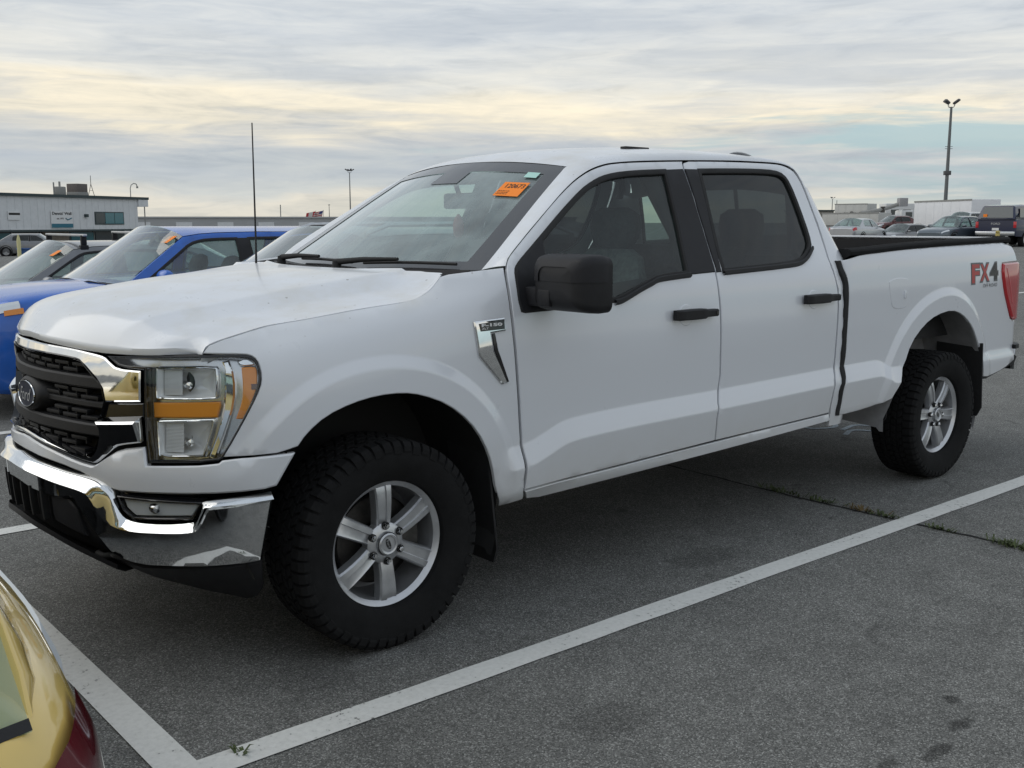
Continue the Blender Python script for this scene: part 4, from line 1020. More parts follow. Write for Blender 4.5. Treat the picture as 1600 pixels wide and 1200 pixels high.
# cab corner and back wall
xb = pchip([.5, 1.3, 1.45, 1.6, 1.72, 1.80, 1.86], [2.978, 2.985, 2.972, 2.948, 2.924, 2.906, 2.89])
gr = OUT['pillar'][16:33]
gzs = sorted([(b, a) for a, b in gr]); gz = []; 
for b, a in gzs:
    if not gz or b > gz[-1][0]+1e-3: gz.append((b, a))
gsf = pchip([b for b, a in gz], [a for b, a in gz])
ZR = [.47, .52, .58, .64, .70, .74, .78, .82, .9, 1.0, 1.1, 1.2, 1.3, 1.36, 1.42, 1.48, 1.54, 1.60, 1.66, 1.70, 1.735]
for sd in (1, -1):
    rows = []
    for z in ZR:
        X = xb(z); sg = gsf(min(z, gz[-1][0])); a = Vector(body(sg, z, -.001)); sc_ = SX(X-.10); c = Vector(body(max(sc_, sg+.012), z, -.001)); Wd = -c.y
        if z > 1.80: k = (z-1.80)/.035; Wd -= .03*k*k; c.y += .03*k*k
        row = [a+Vector((0, .015, 0)), a, a.lerp(c, .5), c, Vector((X-.06, -Wd+.003, z)), Vector((X-.03, -Wd+.012, z)), Vector((X-.010, -Wd+.030, z)), Vector((X, -Wd+.06, z)), Vector((X+.004, -Wd+.11, z)), Vector((X+.006, -.56, z))]
        rows.append([v if sd > 0 else Vector((v.x, -v.y, v.z)) for v in (row if sd > 0 else row[::-1])])
    MB().grid(rows[::-1] if False else rows).build('cab_corner', WHITE, TRUCK, 50)
mb = MB(); mb.grid([[(xb(z)+.006, y, z) for y in (-.56, -.3, 0, .3, .56)] for z in (.47, 1.0, 1.3, 1.40)]); mb.grid([[(xb(z)+.006, y, z) for y in (-.60, -.3, 0, .3, .60)] for z in (1.735, 1.76, 1.79)]); bw = mb.build('cab_back', WHITE, TRUCK, 50)
MB().grid([[(xb(z)+.004, y, z) for y in (-.56, -.2, .2, .56)] for z in (1.40, 1.5, 1.6, 1.74)]).build('rear_window', SGLASS, bw, 50)
mb = MB()
for y in (-.55, -.2, .2, .55): mb.tube([(xb(1.40)+.008, y, 1.40), (xb(1.57)+.008, y, 1.57), (xb(1.74)+.008, y, 1.74)], .012, 6)
mb.build('rear_window_frame', RUBBER, bw, 50)

# door mirrors
for i, sd in enumerate((1, -1)):
    d = doors_f[i]; fx_ = 0 if sd > 0 else .14; fy_ = 0 if sd > 0 else -.07
    mx, my, mz = .60, -1.14, 1.345
    MR = root('door_mirror', (0, 0, 0), parent=d)
    # housing head: rounded box lofted outward, lower notch for the arm
    def rrect(cx, cz, w, h, r, n=5):
        out = []
        for (sx, sz, a0) in ((1, 1, 0), (-1, 1, 90), (-1, -1, 180), (1, -1, 270)):
            for k in range(n+1):
                a = R(a0+90*k/n); out.append((cx+sx*(w/2-r)+r*math.cos(a), cz+sz*(h/2-r)+r*math.sin(a)))
        return out
    # the head is a shell facing forward (-x): outline in (y,z), depth along x
    cy, cz, w, h = 1.142, 1.314, .305, .215
    rows = []
    for dx, sc, dzz in ((.075, .93, 0), (.070, .985, 0), (.03, 1.0, 0), (-.02, .985, .002), (-.055, .92, .004), (-.078, .80, .006), (-.088, .55, .006), (-.090, .2, .006)):
        rows.append([(.735+dx+fx_, -sd*(y+fy_), z+dzz) for y, z in rrect(cy, cz, w*sc, h*sc, .034*min(1, sc*sc))])
    mb = MB().grid(rows, closed=True); n = len(rows[0]); mb.F.append(tuple(range(7*n, 8*n))); hd = mb.build('mirror_housing', BLACK, MR, 45)
    mb = MB(); mb.add([(.735+.068+fx_, -sd*(y+fy_), z) for y, z in rrect(cy, cz, w*.92, h*.92, .038)], [tuple(range(n))]); mb.build('mirror_glass', CHROME, MR)
    rows = []
    for dx, sc in ((.074, .95), (.03, 1.02), (-.02, 1.005), (-.056, .94), (-.080, .82), (-.0915, .60)):
        rows.append([(.735+dx+fx_, -sd*(y+fy_), max(z+.004, cz+.012)) for y, z in rrect(cy, cz, w*sc, h*sc, .036)])
    MB().grid(rows, closed=True).build('mirror_cap', SATIN, MR, 45)
    mb = MB(); mb.box((.66, -sd*1.04 if sd > 0 else .93, 1.225), (.775, -sd*.93 if sd > 0 else 1.04, 1.298), bev=.012); mb.build('mirror_arm', SATIN, MR, 45)
    mb = MB(); mb.box((.642, -sd*1.115 if sd > 0 else 1.045, 1.228), (.70, -sd*1.045 if sd > 0 else 1.115, 1.295), bev=.010); mb.build('mirror_lamp', BLACK, MR, 45)
# wheels
def make_wheel():
    w = root('wheel', (0, 0, 0), parent=TRUCK)
    # coordinates: axle along y, outer face towards -y ; y=0 at tyre centre plane
    RT, HW = .388, .138
    prof = [(.232, -.085), (.240, -.108), (.262, -.124), (.300, -.135), (.332, -.138), (.354, -.134), (.369, -.122), (.375, -.105), (.377, -.05), (.378, 0)]
    prof = prof+[(r, -a) for r, a in prof[-2::-1]]
    mb = MB().grid(lathe(prof, 72), closed=True)
    random.seed(3)
    NT = 54
    # tread blocks: two rows of shoulder lugs that reach down the sidewall, three staggered inner rows
    for k in range(NT):
        a0 = 2*math.pi*k/NT
        for row in range(6):
            st = (row % 2)*.5
            a = a0+2*math.pi/NT*st+random.uniform(-.004, .004); da = 2*math.pi/NT*.40
            if row in (0, 5):
                sg = -1 if row == 0 else 1; long_ = 1.0 if k % 2 else .72
                ys = [(.078, RT, .375), (.122, RT-.004, .371), (.1365, RT-.020, .357), (.1388, RT-.034*long_-.012, .343-.012*long_)]
                V = []
                for (yy, ro, ri) in ys:
                    for (t, rr) in ((a-da, ri-.002), (a-da*.92, ro), (a+da*.92, ro), (a+da, ri-.002)):
                        if yy > .139: rr = ro if rr == ro else ri-.0
                        V.append((rr*math.cos(t), sg*(yy if rr == ro or yy < .13 else yy-.006), rr*math.sin(t)))
                F = []
                for j in range(3): F += [(j*4+q, j*4+q+1, (j+1)*4+q+1, (j+1)*4+q) for q in range(3)]
                F.append((0, 1, 2, 3)); F.append((12, 15, 14, 13)); mb.add(V, F)
            else:
                y0 = {1: -.072, 2: -.034, 3: .004, 4: .042}[row]; y1 = y0+.030; sk = .035*(1 if row % 2 else -1)
                V = []
                for (t, yy) in ((a-da, y0), (a+da, y0), (a+da+sk, y1), (a-da+sk, y1)):
                    V.append((.375*math.cos(t), yy, .375*math.sin(t)))
                for (t, yy) in ((a-da*.94, y0+.002), (a+da*.94, y0+.002), (a+da*.94+sk, y1-.002), (a-da*.94+sk, y1-.002)):
                    V.append((RT*math.cos(t), yy, RT*math.sin(t)))
                mb.add(V, [(4, 5, 6, 7), (0, 1, 5, 4), (1, 2, 6, 5), (2, 3, 7, 6), (3, 0, 4, 7)])
    mb.build('tyre', TYRE, w, 28)
    FY = -.088
    prof = [(.170, .08), (.200, .06), (.208, -.02), (.212, FY+.035), (.214, FY+.012), (.222, FY+.004), (.2325, FY-.004), (.2345, FY-.002), (.2345, FY+.004), (.228, FY+.012)]
    rim = MB().grid(lathe(prof, 72), closed=True).build('rim', ALLOY, w, 35)
    for k in range(6):
        t = R(92+60*k); c, s = math.cos(t), math.sin(t)
        def P(r, wv, y): return (r*c-wv*s, y, r*s+wv*c)
        rows = []
        for (r, hw, yf) in ((.050, .028, FY+.018), (.075, .0285, FY+.012), (.11, .0295, FY+.006), (.15, .0315, FY+.003), (.19, .034, FY+.004), (.210, .0355, FY+.007), (.218, .036, FY+.010)):
            rows.append([P(r, -hw-.006, yf+.040), P(r, -hw-.002, yf+.008), P(r, -hw+.004, yf+.001), P(r, -hw*.28, yf-.001), P(r, -hw*.20, yf+.0045), P(r, hw*.62, yf+.0045), P(r, hw*.70, yf-.001) if False else P(r, hw-.003, yf+.001), P(r, hw+.002, yf+.008), P(r, hw+.006, yf+.040)])
        mb = MB().grid([rw[::-1] for rw in rows]); mb.build('spoke', ALLOY, rim, 25)
    hub = MB().grid(lathe([(.078, FY+.05), (.076, FY+.016), (.068, FY+.010), (.046, FY+.006), (.044, FY-.004)], 48), closed=True).build('hub', ALLOY, w, 30)
    cap = MB().grid(lathe([(.042, FY+.004), (.041, FY-.008), (.036, FY-.012), (.030, FY-.010), (.028, FY-.006), (0.0005, FY-.006)], 40), closed=True).build('centre_cap', ALLOY, hub, 30)
    mb = MB(); q = [(.0215*math.cos(a), FY-.0072, .0095*math.sin(a)) for a in [2*math.pi*k/24 for k in range(24)]]; rt = Matrix.Rotation(R(70), 4, 'Y'); mb.add([rt @ Vector(v) for v in q], [tuple(range(24))]); mb.build('cap_badge', INK, cap)
    text('cap_script', 'Ford', lambda x, y, z: rt @ Vector((x, FY-.0078, y)), ALLOY, cap, .012, width=.030, height=.010)
    for k in range(6):
        t = R(92+60*k); c, s = math.cos(t)*.067, math.sin(t)*.067
        mb = MB(); mb.grid(lathe([(.0145, FY+.014), (.0145, FY+.002), (.0125, FY+.001), (.0125, FY+.010)], 18, (c, 0, s)), closed=True); mb.build('lug_recess', UNDER, hub, 30)
        mb = MB(); mb.grid(lathe([(.0105, FY+.010), (.0100, FY-.006), (.0075, FY-.010), (.0005, FY-.011)], 6, (c, 0, s)), closed=True); mb.build('lug_nut', CHROME, hub, 25)
    MB().grid(lathe([(.165, -.01), (.165, .012), (.06, .012)], 48), closed=True).build('brake_disc', STEEL, w, 30)
    mb = MB(); mb.box((.085, -.035, -.07), (.175, .04, .07), bev=.012); mb.build('brake_caliper', STEEL, w, 40)
    mb = MB(); mb.add(lathe([(.21, .085)], 40)[0], [tuple(range(40))]); mb.build('wheel_back', UNDER, w)
    return w
w0 = make_wheel()
w0.location = (0, -.866, .389)
for (x, y, rz, ry) in ((3.993, -.866, 0, 22), (0, .866, math.pi, 10), (3.993, .866, math.pi, 40)):
    c = copy_tree(w0, TRUCK); c.location = (x, y, .389); c.rotation_euler = (0, 0, rz)
    if rz == 0: c.rotation_euler = (0, R(-ry), 0)
# chassis and floor (keeps daylight from passing through)
mb = MB(); mb.box((.60, -.80, .46), (2.92, .80, .56)); mb.box((-.4, -.50, .46), (5.0, -.36, .60)); mb.box((-.4, .36, .46), (5.0, .50, .60)); mb.box((2.95, -.58, .60), (5.0, .58, .84)); mb.box((2.9, -.90, .60), (3.36, .90, .84)); mb.box((-.45, -.50, .45), (.62, .50, 1.05)); mb.tube([(3.993, -.75, .397), (3.993, .75, .397)], .06, 10); mb.tube([(0, -.75, .397), (0, .75, .397)], .05, 10); mb.build('chassis', UNDER, TRUCK)

# interior
CABIN = root('cabin_interior', (0, 0, 0), parent=TRUCK)
mb = MB(); mb.box((.62, -.80, .58), (2.90, .80, .62)); mb.build('cabin_floor', DASH, CABIN)
for sd in (1, -1):
    mb = MB(); mb.grid([[(x, -sd*.90, .6), (x, -sd*.90, 1.15), (x, -sd*.87, 1.27 if x < 1.1 else 1.30)] for x in (.64, 1.0, 1.4, 1.9, 2.4, 2.78)]); mb.build('door_card', DASH, CABIN, 40)
    mb = MB(); mb.tube([(1.80, -sd*.86, 1.2), (1.77, -sd*.77, 1.5), (1.72, -sd*.60, 1.80)], .045, 8); mb.build('inner_pillar', DASH, CABIN, 50)
rows = [[(.62+.0*abs(y), y, .62), (.95, y, .75), (1.02, y, 1.05), (.98, y, 1.20), (.86, y, 1.275), (.62-.13*(1-(y/.85)**2), y, 1.315)] for y in [-.86+.172*k for k in range(11)]]
MB().grid(rows).build('dashboard', DASH, CABIN, 40)
def seat(name, x, y, w, cover, hr):
    st = root(name, (x, y, .62), parent=CABIN)
    mb = MB(); mb.box((-.28, -w/2, .0), (.26, w/2, .20), bev=.05); mb.build('seat_cushion', SEATG, st, 50)
    rows = []
    for z, xx, hw, th in ((.14, .20, .46, .07), (.30, .24, .50, .075), (.50, .29, .50, .075), (.66, .33, .46, .065), (.76, .355, .38, .055), (.80, .365, .26, .03)):
        hw *= w
        rows.append([(xx-th, -hw*.8, z), (xx-th*1.1, 0, z), (xx-th, hw*.8, z), (xx-th*.4, hw, z), (xx+th*.8, hw*.9, z), (xx+th, 0, z), (xx+th*.8, -hw*.9, z), (xx-th*.4, -hw, z)])
    mb = MB().grid(rows, closed=True); mb.F.append(tuple(range(40, 48))); mb.build('seat_back', SEATC if cover else SEATG, st, 60)
    for hy in hr:
        mb = MB(); rows = []
        for z, hw, th in ((.80, .07, .03), (.83, .125, .05), (.90, .140, .058), (.97, .132, .052), (1.0, .08, .03)):
            rows.append([(.39-th, hy-hw*.8, z), (.39-th*1.15, hy, z), (.39-th, hy+hw*.8, z), (.39, hy+hw, z), (.39+th, hy+hw*.8, z), (.39+th, hy, z), (.39+th, hy-hw*.8, z), (.39, hy-hw, z)])
        mb.grid(rows, closed=True); mb.F.append(tuple(range(32, 40))); mb.build('headrest', SEATG, st, 60)
    if cover:
        for yy in (-.12, .12):
            mb = MB(); mb.tube([(.20-.083, yy, .22), (.29-.085, yy, .5), (.33-.074, yy*.95, .68)], .006, 5); mb.build('seat_stitching', DASH, st, 40)
seat('front_seat', 1.32, -.42, .54, True, [0]); seat('front_seat', 1.32, .42, .54, True, [0]); seat('rear_bench', 2.28, 0, 1.36, False, [-.45, .45])
mb = MB(); c = Vector((1.02, -.42, 1.17)); ex = Vector((0, 1, 0)); ey = Vector((.42, 0, .90)).normalized()
mb.tube([c+ex*.185*math.cos(t)+ey*.185*math.sin(t) for t in [2*math.pi*k/28 for k in range(29)]], .016, 8); mb.tube([c-ex*.18, c+ex*.18], .02, 8); mb.tube([c, c-ey*.18], .018, 8); mb.tube([c, c+Vector((-.2, 0, -.08))], .035, 8); mb.build('steering_wheel', DASH, CABIN, 50)
rv = wsurf(0, .80, -.05)
mb = MB(); mb.tube([wsurf(0, .86, -.01), rv+Vector((.06, 0, -.03))], .012, 8); mb.box((rv.x+.055, -.13, rv.z-.085), (rv.x+.085, .13, rv.z-.01), bev=.012); mb.build('rear_view_mirror', GLOSSBLK, CABIN, 50)
mb = MB(); mb.grid([[(1.19+.0*y*y, y, 1.795+.02*(1-(y/.6)**2)), (1.6, y, 1.83+.02*(1-(y/.6)**2)), (2.2, y, 1.85), (2.82, y, 1.83)] for y in (-.60, -.3, 0, .3, .60)]); mb.build('headliner', GREYIN, CABIN, 50)
for sd in (1, -1):
    pts = [Vector((p[0]+.035, sd*(p[1]+.040), p[2]-.030)) for p in gap3[::4]]
    MB().tube(pts, .024, 8).build('roof_rail_trim', DASH, CABIN, 50)
# little hanging air freshener under the mirror
mb = MB(); mb.grid(lathe([(.004, .05), (.02, .03), (.028, .0), (.024, -.05), (.004, -.07)], 10, (rv.x+.05, 0, rv.z-.16), 'z'), closed=True); mb.build('hanging_ornament', mat('ornament_red', (.45, .12, .10), .7), CABIN, 50)
# ================================================================ ground and paint
LDX, LDY = -math.sin(YAW), math.cos(YAW)
def gz(x, y):
    l = (x-CAM_P.x)*LDX+(y-CAM_P.y)*LDY
    return -.016*clampv(l, -60, 60)*sstep(2.5, 9, y)
def asphalt_mat():
    m = mat('asphalt', (.07, .07, .07), .9, spec=.25); nt = m.node_tree; N = nt.nodes.new; L = nt.links.new; b = nt.nodes['Principled BSDF']
    tc = N('ShaderNodeTexCoord'); P = tc.outputs['Object']
    def tex(kind, sc, **k):
        n = N(kind); n.inputs['Scale'].default_value = sc
        for a, v in k.items(): n.inputs[a].default_value = v
        L(P, n.inputs['Vector']); return n
    def ramp(f, stops, tint=1.0):
        r = N('ShaderNodeValToRGB'); L(f, r.inputs[0]); cr = r.color_ramp
        while len(cr.elements) < len(stops): cr.elements.new(.5)
        for e, (p, c) in zip(cr.elements, stops): e.position = p; e.color = (c, c, c*tint, 1)
        return r.outputs[0]
    def mul(a, bb, f=1.0):
        x = N('ShaderNodeMix'); x.data_type = 'RGBA'; x.blend_type = 'MULTIPLY'; x.inputs[0].default_value = f; L(a, x.inputs[6]); L(bb, x.inputs[7]); return x.outputs[2]
    vo = tex('ShaderNodeTexVoronoi', 210); rgb = N('ShaderNodeSeparateColor'); L(vo.outputs['Color'], rgb.inputs[0])
    agg = ramp(rgb.outputs[0], [(0, .095), (.35, .155), (.65, .205), (.86, .27), (1, .43)], .95)
    fine = ramp(tex('ShaderNodeTexNoise', 260, Detail=3).outputs['Fac'], [(.3, .62), (.7, 1.30)])
    blot = ramp(tex('ShaderNodeTexNoise', .7, Detail=7, Roughness=.65).outputs['Fac'], [(.3, .80), (.5, 1.0), (.75, 1.16)])
    blot2 = ramp(tex('ShaderNodeTexNoise', 5, Detail=6, Roughness=.7).outputs['Fac'], [(.28, .82), (.6, 1.05)])
    c = mul(mul(mul(agg, fine), blot), blot2)
    # a few oil drips
    oil = ramp(tex('ShaderNodeTexNoise', 2.3, Detail=3, Distortion=.6).outputs['Fac'], [(.27, .42), (.33, 1.0)])
    c = mul(c, oil, .75)
    # drips and scuffs left by parked cars, each where it fell
    wob = tex('ShaderNodeTexNoise', 14, Detail=5); sx = N('ShaderNodeSeparateXYZ'); L(P, sx.inputs[0])
    def MM(op, a, b_):
        n = N('ShaderNodeMath'); n.operation = op
        for i, v in enumerate((a, b_)):
            if hasattr(v, 'is_linked'): L(v, n.inputs[i])
            else: n.inputs[i].default_value = v
        return n.outputs[0]
    for (ox, oy, rx, ry, dk) in ((1.02, -2.62, .07, .035, .45), (.80, -2.66, .09, .03, .5), (.62, -2.60, .05, .03, .55), (1.16, -2.52, .035, .03, .45), (.46, -2.85, .04, .02, .6), (2.35, -2.3, .16, .10, .78), (.2, -1.9, .22, .12, .82), (3.6, -1.9, .3, .06, .8), (5.6, -2.2, .5, .16, .78), (1.7, -1.05, .25, .14, .75), (-.35, -1.0, .2, .15, .8), (4.6, -.6, .3, .2, .75)):
        dx = MM('DIVIDE', MM('SUBTRACT', sx.outputs[0], ox), rx); dy = MM('DIVIDE', MM('SUBTRACT', sx.outputs[1], oy), ry)
        rr = MM('ADD', MM('SQRT', MM('ADD', MM('MULTIPLY', dx, dx), MM('MULTIPLY', dy, dy)), 0), MM('MULTIPLY', MM('SUBTRACT', wob.outputs['Fac'], .5), 1.6))
        c = mul(c, ramp(rr, [(.55, dk), (1.0, 1.0)]))
    L(c, b.inputs['Base Color'])
    bp = N('ShaderNodeBump'); bp.inputs['Strength'].default_value = .55; bp.inputs['Distance'].default_value = .006
    h = N('ShaderNodeMath'); h.operation = 'ADD'; L(vo.outputs['Distance'], h.inputs[0]); n4 = tex('ShaderNodeTexNoise', 60, Detail=4); L(n4.outputs['Fac'], h.inputs[1]); L(h.outputs[0], bp.inputs['Height']); L(bp.outputs[0], b.inputs['Normal'])
    return m
ASPH = asphalt_mat()
def gcoords():
    a = [-600, -300, -120, -60, -30, -15, -8, -4]; a += [i for i in range(-2, 13, 1)]; a += [14, 17, 20, 25, 30, 40, 55, 75, 100, 140, 200, 300, 450, 700, 1100, 1800]
    return a
gx = gcoords(); rows = [[(x, y, gz(x, y)) for x in gx] for y in gx]
MB().grid(rows).build('asphalt_ground', ASPH, None, 60, kind='structure')
def paint_mat():
    m = mat('line_paint', (.60, .60, .57), .75); nt = m.node_tree; N = nt.nodes.new; L = nt.links.new; b = nt.nodes['Principled BSDF']
    tc = N('ShaderNodeTexCoord'); n = N('ShaderNodeTexNoise'); n.inputs['Scale'].default_value = 48; n.inputs['Detail'].default_value = 7; n.inputs['Roughness'].default_value = .7; L(tc.outputs['Object'], n.inputs['Vector'])
    n2 = N('ShaderNodeTexNoise'); n2.inputs['Scale'].default_value = 3; n2.inputs['Detail'].default_value = 4; L(tc.outputs['Object'], n2.inputs['Vector'])
    ad = N('ShaderNodeMath'); ad.operation = 'MULTIPLY_ADD'; ad.inputs[1].default_value = .35; L(n2.outputs['Fac'], ad.inputs[0]); L(n.outputs['Fac'], ad.inputs[2])
    r = N('ShaderNodeValToRGB'); L(ad.outputs[0], r.inputs[0]); e = r.color_ramp.elements; e[0].position = .49; e[0].color = (.14, .14, .135, 1); e[1].position = .54; e[1].color = (.66, .66, .63, 1); e3 = r.color_ramp.elements.new(.8); e3.color = (.76, .76, .73, 1)
    L(r.outputs[0], b.inputs['Base Color']); return m
LINE = paint_mat()
def line(name, pts, w, **k):
    """painted band with a slightly uneven edge, along the polyline pts"""
    rows = []; random.seed(len(pts)+int(abs(pts[0][0])*10))
    P = resample(pts, .25, False)
    for i, p in enumerate(P):
        q0 = P[max(i-1, 0)]; q1 = P[min(i+1, len(P)-1)]; t = Vector((q1[0]-q0[0], q1[1]-q0[1])).normalized(); n = Vector((-t.y, t.x)); a = w/2+random.uniform(-.003, .003); c = w/2+random.uniform(-.003, .003)
        rows.append([(p[0]+n.x*a, p[1]+n.y*a, gz(p[0], p[1])+.004), (p[0]-n.x*c, p[1]-n.y*c, gz(p[0], p[1])+.004)])
    return MB().grid(rows).build(name, LINE, None, kind='structure', **k)
line('painted_line', [(-.90, -1.356), (8.0, -1.37)], .112)
line('painted_line', [(-.90, 1.50), (8.0, 1.47)], .11)
line('painted_line', [(-.90, 4.24), (8.0, 4.22)], .11)
line('painted_line', [(-.90, 7.0), (8.0, 7.0)], .11)
MB().grid([[(-1.012, y, gz(-1, y)+.006), (-.898, y, gz(-1, y)+.006)] for y in [-1.412+.3*i for i in range(33)]]).build('painted_line', LINE, None, kind='structure')
for k in range(7): line('painted_line', [(19.0, 3.0+2.75*k), (24.0, 3.0+2.75*k)], .11)
# the cold joint in the asphalt with weeds in it
CRK = mat('joint_tar', (.012, .012, .012), .95)
random.seed(5); rows = []; y = -4.5
while y < 2.4:
    x = 2.955+.02*math.sin(y*2.1)+random.uniform(-.006, .006); w = random.uniform(.004, .011); rows.append([(x-w, y, .0035), (x+w, y, .0035)]); y += .07
MB().grid(rows).build('pavement_joint', CRK, None, kind='structure')
WEED = mat('weed_leaf', (.075, .10, .035), .8, vary=.5, vscale=30); DRYW = mat('dry_weed', (.17, .12, .05), .85, vary=.4, vscale=30)
def weed(x, y, n, r, h, m, label):
    V = []; F = []
    for _ in range(n):
        a = random.uniform(0, 2*math.pi); d = abs(random.gauss(0, r)); px, py = x+random.gauss(0, .012), y+d*math.copysign(1, math.sin(a)); l = h*random.uniform(.5, 1.3); w = random.uniform(.002, .0045)
        dx, dy = math.cos(a)*l*.9, math.sin(a)*l*.9; b = len(V)
        V += [(px-w*math.sin(a), py+w*math.cos(a), .002), (px+w*math.sin(a), py-w*math.cos(a), .002), (px+dx*.6+w*math.sin(a), py+dy*.6-w*math.cos(a), l*.55), (px+dx*.6-w*math.sin(a), py+dy*.6+w*math.cos(a), l*.55), (px+dx, py+dy, l*.45)]
        F += [(b, b+1, b+2, b+3), (b+3, b+2, b+4)]
    mesh('weed_tuft', V, F, m, None, label=label, cat='weed', group='weeds in the pavement joint')
for x, y, n, r, h, m, lb in ((2.955, -.60, 70, .08, .045, WEED, 'small green weed tuft in the pavement joint, nearest the pickup'), (2.96, -.85, 50, .06, .04, WEED, 'green weed tuft in the joint, second from the pickup'), (2.965, -1.10, 60, .05, .04, DRYW, 'brownish weed tuft in the joint just before the painted line'), (2.955, -1.23, 40, .03, .04, WEED, 'green weed tuft in the joint touching the painted line'), (2.95, -1.56, 50, .05, .035, WEED, 'green weed tuft in the joint just beyond the painted line'), (2.95, -1.93, 150, .06, .045, WEED, 'largest green weed tuft in the joint, farthest from the pickup'), (-.78, -1.34, 12, .012, .035, WEED, 'tiny weed sprig on the painted line near its corner')):
    weed(x, y, n, r, h, m, lb)
# chalk scrawl on the asphalt under the tail of the pickup
CHALK = mat('chalk', (.40, .46, .50), .95, vary=.5, vscale=60)
def chalk(name, pts, w):
    rows = []
    P = catmull(pts, 5)
    for i, p in enumerate(P):
        q0 = P[max(i-1, 0)]; q1 = P[min(i+1, len(P)-1)]; t = Vector((q1[0]-q0[0], q1[1]-q0[1])).normalized(); rows.append([(p[0]-t.y*w, p[1]+t.x*w, .004), (p[0]+t.y*w, p[1]-t.x*w, .004)])
    MB().grid(rows).build(name, CHALK, None, kind='structure')
chalk('chalk_mark', [(4.75, .55), (4.95, .62), (5.05, .45), (4.9, .32), (4.72, .40), (4.75, .55)], .02); chalk('chalk_mark', [(4.85, .22), (5.1, .25), (5.15, .05), (4.95, -.02)], .02); chalk('chalk_mark', [(4.70, .10), (4.9, .16), (5.0, .02)], .02)

